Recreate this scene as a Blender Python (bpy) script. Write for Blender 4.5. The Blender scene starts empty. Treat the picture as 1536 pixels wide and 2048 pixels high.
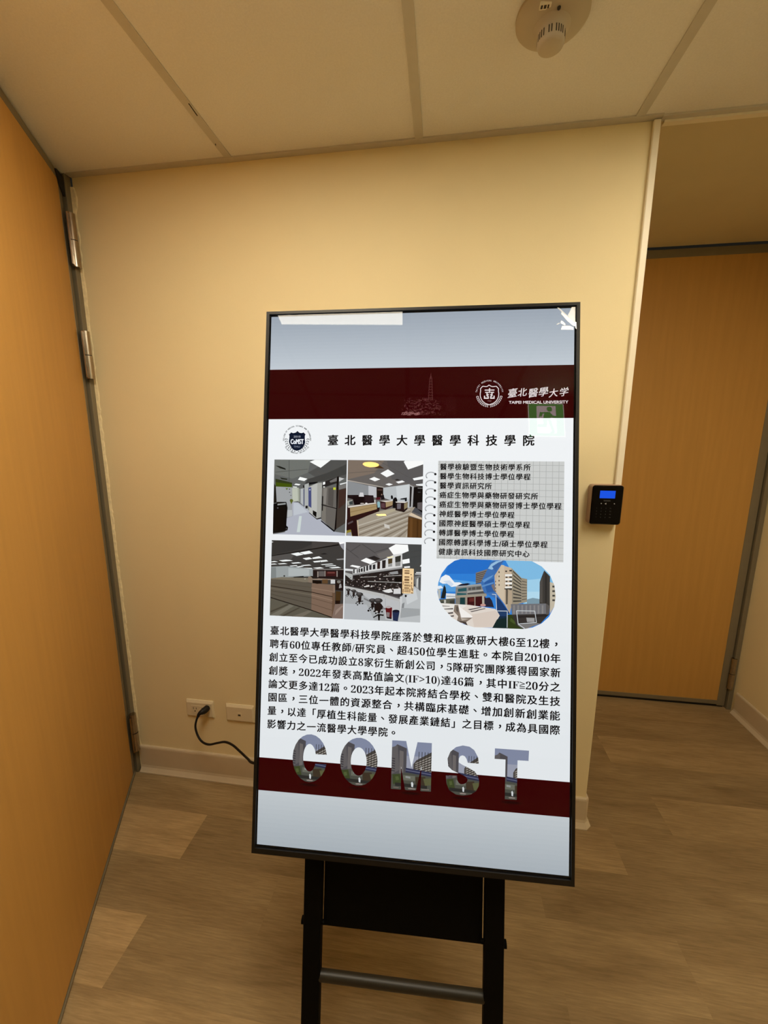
import bpy, math, random
from mathutils import Vector, Matrix

# ------------------------------------------------------------------ camera, world, exposure
scene = bpy.context.scene
COL = scene.collection
cam_data = bpy.data.cameras.new('camera')
cam_data.sensor_fit = 'VERTICAL'
cam_data.sensor_height = 36.0
cam_data.lens = 813.6688 / 2048 * 36.0
cam_data.clip_start = 0.02
cam = bpy.data.objects.new('camera', cam_data)
COL.objects.link(cam)
YAW, PITCH, ROLL = -0.1430276, 0.18356624, 0.0025668
fwd = Vector((math.sin(YAW) * math.cos(PITCH), math.cos(YAW) * math.cos(PITCH), -math.sin(PITCH)))
rgt = Vector((math.cos(YAW), -math.sin(YAW), 0))
upv = rgt.cross(fwd)
rg2 = rgt * math.cos(ROLL) + upv * math.sin(ROLL)
up2 = upv * math.cos(ROLL) - rgt * math.sin(ROLL)
cm = Matrix((rg2, up2, -fwd)).transposed().to_4x4()
cm.translation = (1.2795, -1.4, 1.45019)
cam.matrix_world = cm
scene.camera = cam

world = bpy.data.worlds.new('world')
scene.world = world
world.use_nodes = True
world.node_tree.nodes['Background'].inputs[0].default_value = (0.02, 0.017, 0.012, 1)
world.node_tree.nodes['Background'].inputs[1].default_value = 0.5

vs = scene.view_settings
vs.view_transform = 'Standard'
vs.look = 'None'
vs.exposure = 0.0
vs.gamma = 1.0
vs.use_curve_mapping = False

PANEL_LEFT, PANEL_RIGHT = 17.6, 18.2           # luminance of the two ceiling light panels
PANEL_COLOUR = (1.0, 0.885, 0.68)
DOWNLIGHT = 48.0
SIGN_LEVEL = 4.2

# ------------------------------------------------------------------ helpers
def lin(c):
    return tuple((v / 12.92 if v <= 0.04045 else ((v + 0.055) / 1.055) ** 2.4) for v in (x / 255 for x in c))

def hexlin(h):
    return lin((int(h[0:2], 16), int(h[2:4], 16), int(h[4:6], 16)))

class MB:
    """collects faces and builds ONE mesh object"""
    def __init__(self):
        self.v, self.f, self.c, self.m, self.mat = [], [], [], [], 0
    def face(self, pts, col=None):
        i = len(self.v)
        self.v += [tuple(p) for p in pts]
        self.f.append(tuple(range(i, i + len(pts))))
        self.c.append(col)
        self.m.append(self.mat)
    def raw(self, verts, faces, col=None):
        i = len(self.v)
        self.v += [tuple(p) for p in verts]
        for f in faces:
            self.f.append(tuple(i + k for k in f))
            self.c.append(col)
            self.m.append(self.mat)
    def box(self, a, b, M=None, col=None):
        (x0, y0, z0), (x1, y1, z1) = a, b
        vs_ = [Vector(p) for p in ((x0, y0, z0), (x1, y0, z0), (x1, y1, z0), (x0, y1, z0), (x0, y0, z1), (x1, y0, z1), (x1, y1, z1), (x0, y1, z1))]
        if M is not None:
            vs_ = [M @ p for p in vs_]
        self.raw(vs_, [(3, 2, 1, 0), (4, 5, 6, 7), (0, 1, 5, 4), (1, 2, 6, 5), (2, 3, 7, 6), (3, 0, 4, 7)], col)
    def prism(self, outline, d0, d1, axis='y', col=None):
        """outline of (a, b) swept along an axis"""
        def P(a, b, d):
            return {'y': (a, d, b), 'z': (a, b, d), 'x': (d, a, b)}[axis]
        n = len(outline)
        self.raw([P(a, b, d0) for a, b in outline] + [P(a, b, d1) for a, b in outline],
                 [tuple(range(n - 1, -1, -1)), tuple(range(n, 2 * n))] + [(i, (i + 1) % n, n + (i + 1) % n, n + i) for i in range(n)], col)
    def lathe(self, prof, seg=32, M=None, caps=True):
        vs_, fs = [], []
        n = len(prof)
        for s in range(seg):
            a = 2 * math.pi * s / seg
            for r, z in prof:
                p = Vector((r * math.cos(a), r * math.sin(a), z))
                vs_.append(M @ p if M is not None else p)
        for s in range(seg):
            t = (s + 1) % seg
            for i in range(n - 1):
                fs.append((s * n + i, t * n + i, t * n + i + 1, s * n + i + 1))
        if caps:
            fs.append(tuple(s * n for s in range(seg))[::-1])
            fs.append(tuple(s * n + n - 1 for s in range(seg)))
        self.raw(vs_, fs)
    def tube(self, pts, r, seg=12):
        pts = [Vector(p) for p in pts]
        rad = r if isinstance(r, (list, tuple)) else [r] * len(pts)
        rings, prev = [], None
        for i, p in enumerate(pts):
            t = (pts[min(i + 1, len(pts) - 1)] - pts[max(i - 1, 0)]).normalized()
            if prev is None:
                prev = t.orthogonal().normalized()
            n = (prev - t * prev.dot(t)).normalized()
            prev = n
            b = t.cross(n)
            rings.append([p + (n * math.cos(2 * math.pi * k / seg) + b * math.sin(2 * math.pi * k / seg)) * rad[i] for k in range(seg)])
        fs = []
        for i in range(len(pts) - 1):
            for k in range(seg):
                l = (k + 1) % seg
                fs.append((i * seg + k, i * seg + l, (i + 1) * seg + l, (i + 1) * seg + k))
        fs.append(tuple(range(seg))[::-1])
        fs.append(tuple((len(pts) - 1) * seg + k for k in range(seg)))
        self.raw([q for r_ in rings for q in r_], fs)
    def build(self, name, mats, parent=None, smooth=False, bevel=0.0, seg=2):
        me = bpy.data.meshes.new(name)
        me.from_pydata(self.v, [], self.f)
        mats = mats if isinstance(mats, (list, tuple)) else [mats]
        for m in mats:
            me.materials.append(m)
        if len(mats) > 1:
            me.polygons.foreach_set('material_index', self.m)
        if any(c is not None for c in self.c):
            ca = me.color_attributes.new('Col', 'FLOAT_COLOR', 'CORNER')
            data = []
            for f, c in zip(self.f, self.c):
                c = c or (1, 1, 1)
                data += [c[0], c[1], c[2], 1.0] * len(f)
            ca.data.foreach_set('color', data)
        if smooth:
            me.polygons.foreach_set('use_smooth', [True] * len(me.polygons))
        me.update()
        o = bpy.data.objects.new(name, me)
        COL.objects.link(o)
        if parent is not None:
            o.parent = parent
        if bevel:
            b = o.modifiers.new('bevel', 'BEVEL')
            b.width, b.segments, b.limit_method = bevel, seg, 'ANGLE'
            b.angle_limit = math.radians(40)
        if smooth:
            e = o.modifiers.new('split', 'EDGE_SPLIT')
            e.split_angle = math.radians(40)
        return o

def thing(name, label, cat, loc=(0, 0, 0), group=None):
    o = bpy.data.objects.new(name, None)
    COL.objects.link(o)
    o.location = loc
    o['label'], o['category'] = label, cat
    if group:
        o['group'] = group
    o.empty_display_size = 0.05
    return o

def tag(o, label, cat, group=None):
    o['label'], o['category'] = label, cat
    if group:
        o['group'] = group
    return o

def struct(o, label=None):
    o['kind'] = 'structure'
    if label:
        o['label'] = label
    return o

def rrect(x0, z0, x1, z1, r, n=6):
    pts = []
    for cx, cz, a0 in ((x1 - r, z1 - r, 0), (x0 + r, z1 - r, 90), (x0 + r, z0 + r, 180), (x1 - r, z0 + r, 270)):
        for i in range(n + 1):
            a = math.radians(a0 + 90 * i / n)
            pts.append((cx + r * math.cos(a), cz + r * math.sin(a)))
    return pts

# ------------------------------------------------------------------ materials
def new_mat(name):
    m = bpy.data.materials.new(name)
    m.use_nodes = True
    return m, m.node_tree.nodes, m.node_tree.links, m.node_tree.nodes['Principled BSDF']

def plain(name, col, rough=0.5, metal=0.0, var=0.0, scale=40, bump=0.0, bscale=300, stretch=None, spec=None, coat=0.0):
    """principled surface with procedural colour variation and fine bump"""
    m, N, L, B = new_mat(name)
    B.inputs['Roughness'].default_value = rough
    B.inputs['Metallic'].default_value = metal
    B.inputs['Coat Weight'].default_value = coat
    if spec is not None:
        B.inputs['Specular IOR Level'].default_value = spec
    tc = N.new('ShaderNodeTexCoord')
    mp = N.new('ShaderNodeMapping')
    L.new(tc.outputs['Object'], mp.inputs[0])
    if stretch:
        mp.inputs['Scale'].default_value = stretch
    nz = N.new('ShaderNodeTexNoise')
    nz.inputs['Scale'].default_value = scale
    nz.inputs['Detail'].default_value = 5
    L.new(mp.outputs[0], nz.inputs['Vector'])
    rp = N.new('ShaderNodeValToRGB')
    rp.color_ramp.elements[0].position, rp.color_ramp.elements[1].position = 0.3, 0.7
    rp.color_ramp.elements[0].color = (*[c * (1 - var) for c in col], 1)
    rp.color_ramp.elements[1].color = (*[min(1, c * (1 + var)) for c in col], 1)
    L.new(nz.outputs['Fac'], rp.inputs[0])
    L.new(rp.outputs[0], B.inputs['Base Color'])
    if bump:
        n2 = N.new('ShaderNodeTexNoise')
        n2.inputs['Scale'].default_value = bscale
        n2.inputs['Detail'].default_value = 3
        L.new(mp.outputs[0], n2.inputs['Vector'])
        bp = N.new('ShaderNodeBump')
        bp.inputs['Strength'].default_value = bump
        bp.inputs['Distance'].default_value = 0.002
        L.new(n2.outputs['Fac'], bp.inputs['Height'])
        L.new(bp.outputs[0], B.inputs['Normal'])
    return m

def emit(name, col, strength=1.0, attr=False, sample=True):
    m, N, L, B = new_mat(name)
    N.remove(B)
    e = N.new('ShaderNodeEmission')
    e.inputs[0].default_value = (*col, 1)
    e.inputs[1].default_value = strength
    if attr:
        a = N.new('ShaderNodeVertexColor')
        a.layer_name = 'Col'
        L.new(a.outputs[0], e.inputs[0])
    L.new(e.outputs[0], N['Material Output'].inputs[0])
    if not sample:
        m.cycles.emission_sampling = 'NONE'
    return m

def floor_material():
    m, N, L, B = new_mat('vinyl_planks')
    tc = N.new('ShaderNodeTexCoord')
    at = N.new('ShaderNodeVertexColor')
    at.layer_name = 'Col'
    sp = N.new('ShaderNodeSeparateColor')
    L.new(at.outputs[0], sp.inputs[0])
    # every plank shifts the grain by its own seed
    cb = N.new('ShaderNodeCombineXYZ')
    mu = N.new('ShaderNodeMath'); mu.operation = 'MULTIPLY'; mu.inputs[1].default_value = 37.0
    L.new(sp.outputs[1], mu.inputs[0])
    L.new(mu.outputs[0], cb.inputs[0]); L.new(mu.outputs[0], cb.inputs[2])
    ad = N.new('ShaderNodeVectorMath'); ad.operation = 'ADD'
    L.new(tc.outputs['Object'], ad.inputs[0]); L.new(cb.outputs[0], ad.inputs[1])
    def noise(scale, stretch, detail, dist=0.0):
        mp = N.new('ShaderNodeMapping'); mp.inputs['Scale'].default_value = stretch
        L.new(ad.outputs[0], mp.inputs[0])
        n = N.new('ShaderNodeTexNoise')
        n.inputs['Scale'].default_value, n.inputs['Detail'].default_value = scale, detail
        n.inputs['Distortion'].default_value = dist
        L.new(mp.outputs[0], n.inputs['Vector'])
        return n
    broad = noise(3.0, (1.0, 4.5, 1), 3, 0.6)
    grain = noise(14.0, (1.0, 16, 1), 6, 0.3)
    fine = noise(60.0, (1.0, 14, 1), 4)
    def ramp(src, p0, c0, p1, c1):
        r = N.new('ShaderNodeValToRGB')
        r.color_ramp.elements[0].position, r.color_ramp.elements[1].position = p0, p1
        r.color_ramp.elements[0].color, r.color_ramp.elements[1].color = (*c0, 1), (*c1, 1)
        L.new(src, r.inputs[0])
        return r
    base = ramp(broad.outputs['Fac'], 0.25, (0.262, 0.175, 0.084), 0.75, (0.402, 0.285, 0.147))
    g = ramp(grain.outputs['Fac'], 0.3, (0.80, 0.79, 0.77), 0.7, (1.1, 1.1, 1.1))
    f = ramp(fine.outputs['Fac'], 0.3, (0.92, 0.92, 0.91), 0.7, (1.05, 1.05, 1.05))
    def mul(a, b):
        x = N.new('ShaderNodeMix'); x.data_type = 'RGBA'; x.blend_type = 'MULTIPLY'; x.clamp_result = False
        x.inputs['Factor'].default_value = 1.0
        L.new(a, x.inputs['A']); L.new(b, x.inputs['B'])
        return x.outputs['Result']
    c = mul(mul(base.outputs[0], g.outputs[0]), f.outputs[0])
    tone = N.new('ShaderNodeVectorMath'); tone.operation = 'SCALE'
    L.new(c, tone.inputs[0]); L.new(sp.outputs[0], tone.inputs['Scale'])
    L.new(tone.outputs[0], B.inputs['Base Color'])
    B.inputs['Roughness'].default_value = 0.55
    B.inputs['Specular IOR Level'].default_value = 0.25
    bp = N.new('ShaderNodeBump'); bp.inputs['Strength'].default_value = 0.15; bp.inputs['Distance'].default_value = 0.001
    L.new(grain.outputs['Fac'], bp.inputs['Height']); L.new(bp.outputs[0], B.inputs['Normal'])
    return m

def glass_material():
    m, N, L, B = new_mat('screen_glass')
    N.remove(B)
    t = N.new('ShaderNodeBsdfTransparent')
    g = N.new('ShaderNodeBsdfGlossy'); g.inputs['Roughness'].default_value = 0.0
    fr = N.new('ShaderNodeFresnel'); fr.inputs[0].default_value = 1.45
    mx = N.new('ShaderNodeMixShader')
    L.new(fr.outputs[0], mx.inputs[0]); L.new(t.outputs[0], mx.inputs[1]); L.new(g.outputs[0], mx.inputs[2])
    L.new(mx.outputs[0], N['Material Output'].inputs[0])
    return m

def film_material(name, body):
    m, N, L, B = new_mat(name)
    N.remove(B)
    t = N.new('ShaderNodeBsdfTransparent')
    g = N.new('ShaderNodeBsdfGlossy'); g.inputs['Roughness'].default_value = 0.25
    d = N.new('ShaderNodeBsdfDiffuse'); d.inputs[0].default_value = (0.9, 0.9, 0.88, 1)
    m1 = N.new('ShaderNodeMixShader'); m1.inputs[0].default_value = body
    m2 = N.new('ShaderNodeMixShader'); m2.inputs[0].default_value = 0.35
    L.new(d.outputs[0], m2.inputs[1]); L.new(g.outputs[0], m2.inputs[2])
    L.new(t.outputs[0], m1.inputs[1]); L.new(m2.outputs[0], m1.inputs[2])
    L.new(m1.outputs[0], N['Material Output'].inputs[0])
    return m

WALL = plain('cream_wall_paint', (0.83, 0.71, 0.44), 0.75, var=0.012, scale=6, bump=0.12, bscale=260, spec=0.2)
TILE = plain('ceiling_tile', (0.80, 0.775, 0.74), 0.9, var=0.03, scale=240, bump=0.25, bscale=420, spec=0.1)
GRID = plain('painted_grid_steel', (0.58, 0.545, 0.48), 0.6, var=0.02, scale=30, spec=0.2)
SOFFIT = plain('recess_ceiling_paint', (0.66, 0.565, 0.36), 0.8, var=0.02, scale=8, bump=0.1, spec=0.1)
FLOOR = floor_material()
DOORWOOD = plain('orange_wood_laminate', (0.55, 0.295, 0.075), 0.5, var=0.045, scale=5, stretch=(9, 9, 0.5), bump=0.05, bscale=200, spec=0.3)
STEEL = plain('grey_door_steel', (0.20, 0.165, 0.105), 0.45, var=0.04, scale=20, spec=0.4)
STEEL_DARK = plain('dark_gap', (0.012, 0.010, 0.008), 0.8, var=0.02)
CHROME = plain('worn_hinge_metal', (0.42, 0.36, 0.29), 0.22, metal=1.0, var=0.1, scale=60)
BASE = plain('cove_base_vinyl', (0.62, 0.515, 0.36), 0.5, var=0.02, scale=20, spec=0.35)
CAULK = plain('broken_plaster', (0.80, 0.68, 0.42), 0.9, var=0.12, scale=70, bump=0.5, bscale=120)
PLASTIC = plain('ivory_plastic', (0.74, 0.64, 0.44), 0.4, var=0.01, scale=20, spec=0.4)
RACEWAY = plain('white_raceway_plastic', (0.84, 0.765, 0.60), 0.4, var=0.01, scale=20, spec=0.4)
SLOT = plain('socket_slot', (0.03, 0.022, 0.014), 0.6)
BLACK = plain('black_painted_metal', (0.0025, 0.0022, 0.002), 0.6, var=0.1, scale=80, spec=0.06)
BEZEL = plain('dark_brushed_bezel', (0.010, 0.0085, 0.0075), 0.42, metal=0.0, var=0.15, scale=30, stretch=(1, 1, 20), spec=0.25)
BLACKGLOSS = plain('black_gloss_plastic', (0.003, 0.0028, 0.0028), 0.15, spec=0.15)
CABLE = plain('black_cable_rubber', (0.009, 0.007, 0.007), 0.5, spec=0.3)
BAR = plain('grey_tube', (0.013, 0.011, 0.008), 0.45, metal=0.0, var=0.1, scale=40)
STICKER = plain('tan_label_paper', (0.95, 0.85, 0.69), 0.7, var=0.03, scale=60)
INK = plain('brown_label_ink', (0.16, 0.085, 0.04), 0.8, var=0.1, scale=90)
DETECTOR = plain('detector_plastic', (0.50, 0.43, 0.32), 0.5, var=0.015, scale=20, spec=0.3)
KEYINK = plain('grey_key_print', (0.05, 0.05, 0.055), 0.6)
KEYLIGHT = plain('pale_key_print', (0.45, 0.44, 0.44), 0.6)
CREAMEDGE = plain('reader_side_plastic', (0.34, 0.22, 0.15), 0.4, var=0.02, scale=30)
GLASS = glass_material()
FILM = film_material('clear_film', 0.8)
FILM_THIN = film_material('thin_clear_film', 0.42)
LIGHTL = emit('panel_light_left', PANEL_COLOUR, PANEL_LEFT)
LIGHTR = emit('panel_light_right', PANEL_COLOUR, PANEL_RIGHT)
DOWN = emit('downlight_glow', (1.0, 0.62, 0.12), DOWNLIGHT)
SIGNG = emit('sign_green', (0.10, 0.75, 0.16), SIGN_LEVEL)
SIGNW = emit('sign_white', (1.0, 0.86, 0.84), SIGN_LEVEL * 1.6)
ART_MAT = emit('screen_pixels', (1, 1, 1), 1.0, attr=True, sample=False)
SCREEN_MAT = emit('screen_backlight', (1, 1, 1), 1.0, attr=True)
LCD = emit('blue_lcd', lin((30, 84, 224)), 1.0)

# outlines of the flat pictures on the screen (red, green, blue, then points in millimetres from the picture's top left corner)
ART = {
    'cold_storage_picture': [
        [98,100,98,16.4,334.1,187,334.7,186.6,506.7,17.9,507.1],
        [112,115,110,16.4,334.1,102.7,334.4,96.4,364.1,61.1,378.4,18.2,368.3],
        [82,82,80,148.7,334.9,187,334.7,187,374.7,132.3,383.4,96.4,364.1],
        [66,66,64,143.6,363.6,186.5,343.7,186.9,366.7,131.1,383.4,89.9,389.7,96.8,379.1],
        [70,72,70,51,334.1,52.6,390.1,53.5,390.1,52,334.1],
        [70,72,70,20,364.1,96.2,356.4,96.1,355.5,19.8,363.1],
        [252,254,252,112.2,334.7,149.3,334.9,126.2,352.8,100.2,339.1],
        [252,254,252,78.2,374.1,95.8,378,88.6,383.6,73.7,380.6],
        [245,248,246,68.5,389.3,80.1,390.9,76.4,393.9,65,392.3],
        [225,230,226,62.7,396,72.3,396.8,71.2,398.9,61.6,398.4],
        [30,30,26,19.5,348.4,29.1,349.5,43.1,354.6,44.4,358.1,30.5,354.7],
        [40,42,32,31.1,375.8,48.5,378.5,48,381.4,34.8,379.8],
        [190,195,180,60.4,399.3,75.9,399.1,76.7,429.3,61.9,431.8],
        [160,165,150,73.6,400.3,78.4,401.4,79.2,431.6,75.6,430.5],
        [176,180,192,61.3,431.8,75.6,432.8,129.8,469.9,162,497.9,186.5,500.7,186.6,506.7,17.9,507.1,46.5,501.7,49.2,469.2,63.4,464.3],
        [192,198,206,65,434.1,74.5,433.9,98.7,454.4,65.7,463.1],
        [205,216,214,78.8,464,85,463.9,81.6,500.9,73.9,501.1],
        [160,163,165,21.4,396.9,60.2,398.2,63.1,464.3,51.6,468,22.5,458.1],
        [184,188,190,49.9,450.6,61.8,450.4,62.9,464.3,51.5,467.4],
        [66,84,14,20.8,386.4,60,390.6,59.9,398.2,21.4,396.9],
        [48,56,28,20.3,378.8,60.1,387.7,60,390.9,20.8,387],
        [96,116,40,44.7,400.4,51.2,400.4,48,404.7],
        [60,64,60,52.7,401.5,55.7,401.5,55.8,403.4,52.8,403.5],
        [60,64,60,53.5,408.9,56.2,408.9,56.2,410.8,53.6,410.8],
        [60,64,60,56.7,416.2,59.1,416.2,59.1,417.6,56.8,417.6],
        [92,100,40,55.3,428.5,57.3,425.5,61.7,425.4,63.9,428.9,59.7,437.1],
        [22,20,17,17.8,390.5,21.5,396.3,24.9,434.8,17.3,434.9],
        [6,6,8,17.1,437.2,24.3,435.3,25.4,432.4,47.6,432.1,51,446,49.7,466.9,49.1,486.6,53.4,490,52.3,497,40.5,501.3,17.6,504.7],
        [150,155,155,26.8,436.8,46.1,434.4,46.2,437.9,26.9,440.3],
        [90,92,96,29.5,446.3,29,447.5,27.7,448,26.3,447.5,25.7,446.4,26.2,445.2,27.6,444.7,28.9,445.2],
        [60,60,62,51.5,493.5,51,495,49.7,495.6,48.3,495.1,47.7,493.6,48.2,492.1,49.6,491.5,50.9,492],
        [20,20,22,85.3,394.4,99.3,386.7,119.4,384.7,120.6,387.6,100.1,392.4,87.8,400.1],
        [178,182,184,80.2,401.4,87.8,399.9,88.9,440.7,81,433.8],
        [60,64,100,87.3,402.5,89.5,401.8,90.6,441.2,88.3,439.5],
        [175,178,176,89.3,392,99.6,387.8,100.4,451.4,90.6,442.9],
        [18,18,20,93,440,98.4,439.9,98.5,446.3,93.2,446.4],
        [186,187,182,99,397.1,119.5,387.6,120.3,469.5,101.7,454.3],
        [166,166,160,119.5,387.6,130.6,386.6,129.7,466.4,120.3,469.5],
        [72,78,124,98.7,398.3,105.5,397.4,107,445,100,440.5],
        [186,190,210,104,403.4,103.6,404.7,102.4,405.3,101.2,404.7,100.7,403.4,101.2,402.1,102.3,401.6,103.5,402.1],
        [16,15,14,110.4,450.1,119.4,454.5,119.1,466.7,110.7,459.9],
        [20,18,18,101.7,454.9,120.3,468.9,129.7,465.9,129.7,469,120.4,471.2,101.7,456.8],
        [104,100,95,130.9,397.3,164.2,395.7,163.7,494.4,131,472.2],
        [132,128,122,133.9,399.5,142.1,398.9,140.7,436.3,133.6,435.3],
        [84,80,76,145.6,399.4,158.5,398.1,157.2,441.8,145.4,437.4],
        [122,118,110,131.9,439.9,140.8,442.1,141.1,477.7,131.6,472.2],
        [66,58,52,168.8,393.3,187.6,388.5,186.6,477.9,165.4,492.1],
        [64,44,38,170.3,403.7,186.5,400,186.1,432.1,170.1,446.2],
        [118,116,114,168.8,393.3,187.4,388.5,187.3,397.7,169.7,402.5],
        [40,37,37,130.6,385.7,164.9,373.6,165.2,387.6,130.9,399],
        [110,108,106,147.6,383.2,164.3,374.4,164.5,383,150,386.7],
        [20,14,14,164.9,372.7,169.5,372,169,391,165.6,492.1,161.4,497.9,164.8,444,163.9,393.4],
        [250,252,250,132.4,385.7,137.6,384.5,137.8,390.3,132.5,392.1],
        [220,222,220,133.2,395.2,137.3,395.1,137.4,397.8,133.2,397.8],
        [196,197,196,169.5,373.8,181.9,376.9,169.8,384.1],
        [232,234,234,171.7,388.7,186.6,385.1,186.6,387.4,172.3,391.6],
        [24,20,20,130.1,435.9,164.8,444.3,164.9,446.2,130.1,437.9],
        [22,20,20,131.4,416.9,134.1,418,133.8,451.4,131.4,450.3],
        [198,208,60,156.7,397.5,162.5,397.4,162.7,402.6,156.8,402.7],
        [10,8,10,130,472.2,162,495.6,161.1,498.8,130.1,475.2],
    ],
    'office_picture': [
        [104,99,96,188.9,334.4,359.8,335.4,359.5,507.3,188.7,506.2],
        [126,112,100,188.9,334.7,272.8,334.8,249.7,363.8,189.3,378.6],
        [92,90,90,277.5,335.3,317.4,336.2,324.8,356.1,359.4,343,360.9,393,290.1,377.5],
        [84,80,78,258.4,335.8,336.6,377.4,337,376.6,258.8,335.1],
        [84,80,78,190.2,364.7,268.6,358.1,268.5,357.3,190.1,363.9],
        [84,80,78,322.6,354.6,287.1,334.9,286.7,335.6,322.2,355.3],
        [252,253,252,316,338,318.5,335.3,359.8,335.4,359.9,343,325.9,355.1],
        [252,253,252,280.8,355,296,365.1,278.3,372.9,263.9,364.3],
        [252,253,252,249.9,372.4,263.9,377.8,251.9,382.3,238.8,377.1],
        [248,250,250,336.8,374.7,360.7,369.5,360.8,376.2,339.8,379.5],
        [248,250,250,283.8,386.1,292.7,388.6,284.5,391.9,275.7,388.8],
        [250,250,250,299,383,313.6,379.6,319.5,383,305,386.7],
        [235,238,238,344,388,360.2,386.1,360.3,392.1,345.2,390.3],
        [72,48,28,250.1,352.6,260,345.2,272.6,353.2],
        [44,38,36,296.6,378.6,301.8,376.4,310.3,379.3,300.7,380],
        [140,143,146,189.4,382.1,237.3,392.2,237.9,416.9,190.1,415.3],
        [192,193,197,237.3,392.2,255.7,395.5,256.3,419,237.9,416.9],
        [176,168,158,189.3,379.8,271.7,394.7,271.7,396.5,189.4,382.1],
        [28,16,14,256.3,395.3,270.8,396.7,271.2,418.8,256.8,419],
        [70,50,45,258.2,399,268.8,399.5,268.9,403.6,258.3,403.1],
        [186,191,193,271.1,396.5,330.3,387.6,329,441.2,291.1,425.5,271.6,418.8],
        [205,210,212,299.8,393.8,329.8,388.2,329,421.4,302.7,420.7],
        [172,172,172,330.1,388.8,340,393.3,339.2,438.7,329,443.5],
        [16,13,13,331.1,391.7,335.4,394.5,333.9,438.2,331,438.9],
        [16,13,13,339.5,394.5,360.9,391.6,359.4,456.9,338,438.7],
        [96,90,90,348.3,429,359.1,427.7,359.2,446.5,348.3,442.3],
        [120,120,120,348.2,395.5,359.8,395.4,359.8,397.4,348.2,397.5],
        [70,70,70,349,404.8,354.7,404.7,354.8,406.4,349,406.5],
        [160,150,134,213.5,471.5,258.7,449.5,291.5,443,329.3,441.2,343.8,438.6,330.3,458.6,327.5,507.5,216.2,508.1],
        [176,166,142,256.4,453.1,291.5,444.2,303.2,446.3,259,464.7],
        [186,178,164,215,482.1,332.3,442.9,332.3,444.8,215,484.9],
        [128,116,100,216.9,489.3,334.1,447.3,334.1,449.3,217,492.1],
        [186,178,164,218.9,496.6,332.5,451.7,332.5,453.8,218.9,499.4],
        [128,116,100,215.5,503.9,334.3,456.1,334.3,458.3,215.5,506.7],
        [186,178,164,217.4,511.2,332.6,460.6,332.7,462.9,217.5,514],
        [128,116,100,236.9,508,328.2,469.2,328.2,471,244,508.2],
        [186,178,164,251.1,507.6,328.2,473.8,328.3,475.7,258.2,507.8],
        [128,116,100,270.5,507.2,328.3,478.4,328.4,480.3,277.6,507.3],
        [186,178,164,289.8,506.7,328.4,483.1,328.5,485,296.9,506.9],
        [128,116,100,303.9,506.3,328.5,487.7,328.5,489.6,310.9,506.5],
        [186,178,164,323.1,505.9,328.6,492.4,328.6,494.2,330,506],
        [204,200,192,274.6,477.3,286.4,480.5,287.7,488.7,275.9,485.4],
        [44,20,20,190.5,441.9,254.7,431.4,263.3,443.5,262.2,450,238.8,459.3,212.9,470.3,191,476.7],
        [166,142,102,196.2,443,256.6,433.1,258,444.8,197.8,463],
        [146,122,84,196.7,451.8,257,437.8,257.3,439.5,197,454.2],
        [222,214,204,191.3,439.9,254.7,429.8,256,432.4,192.9,443],
        [28,15,18,190.1,414.1,215.2,413.5,215.6,418.7,229.5,413.5,249.1,414.2,251.2,430.8,206.2,436.5,202.3,423.4,190.3,420.6],
        [20,10,12,202.2,418.7,226,417.1,227.6,434.8,206.2,436.1],
        [40,26,30,229.5,415.9,248.5,415,249.7,428.5,230.5,432.4],
        [214,212,214,218.4,408,225.8,408.3,227.8,417.3,216.5,417.5],
        [168,170,160,189.8,428.1,201.2,425.5,202.8,436.4,191.3,438.3],
        [60,66,66,194.1,429.4,202.4,426.9,202.6,435.8,194.8,436.5],
        [230,226,224,236.3,432.3,235.5,433.4,233.5,434,231.5,433.5,230.6,432.4,231.4,431.2,233.4,430.7,235.4,431.1],
        [226,220,216,254.3,426.7,253.9,428.8,252.9,429.8,251.9,428.9,251.5,426.7,251.8,424.6,252.8,423.7,253.8,424.5],
        [190,180,176,228.7,432.6,227.3,433.5,224,433.9,220.6,433.6,219.2,432.8,220.6,431.9,223.9,431.5,227.3,431.8],
        [50,25,28,264.7,427.1,293.4,425.5,292.8,437.8,277.4,446.2,266.6,443.7],
        [90,60,66,266.6,431.8,275.4,431,276,442.2,267.3,441.1],
        [166,142,106,277.3,429.2,293.2,426.4,292.7,435.4,277.9,440.7],
        [220,212,204,264.7,426.5,293.2,424.5,293.2,426.2,277.1,428.8],
        [30,22,24,266.2,413,269.6,410,272.6,412.9,275.2,422.8,266.4,423.8],
        [150,120,104,269.4,412,269,413.3,268.1,413.9,267,413.4,266.6,412.1,267,410.7,268,410.2,269,410.7],
        [80,24,34,255.1,419,265.1,417.7,265.2,423.6,255.8,424.3],
        [12,10,12,288.5,415,290.8,412.9,293,415,293.9,421.4,289.3,421.7],
        [14,12,14,293.4,422.6,297.4,417.8,300.9,418.3,303.2,423,304.3,442.8,293.2,441.3],
        [36,22,22,299.9,428.3,327.1,427.5,326.3,443.8,318.7,451,299.5,446.6],
        [110,104,110,302.9,431.8,311.7,431,311.3,443.3,303.2,444],
        [142,128,96,318.7,431.5,326.8,428.7,326,440.3,319,444.9],
        [228,222,216,299.1,427.5,327.1,427.3,320.4,429.9,300.6,429.6],
        [24,26,28,310.3,420.5,324.8,417.8,324.4,426.4,320.3,426.5,320.3,422.5,310.3,422.6],
        [142,182,188,258,429.8,261.2,427.2,264.4,429.7,265.1,441.8,259.5,441.5],
        [20,14,16,261.5,441.2,264.1,440,262.8,450.6,256.9,449.8,261,447.7],
        [40,18,18,188.1,469.7,212.3,470.9,216.7,508.1,202.5,508.5,200.3,493,188.6,494.4],
        [84,72,74,191.6,477.9,203.4,471.7,204.7,475.2,192.9,481.4],
        [142,128,48,189.4,495,199.1,492.1,203.3,506.5,188.9,506.2],
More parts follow.
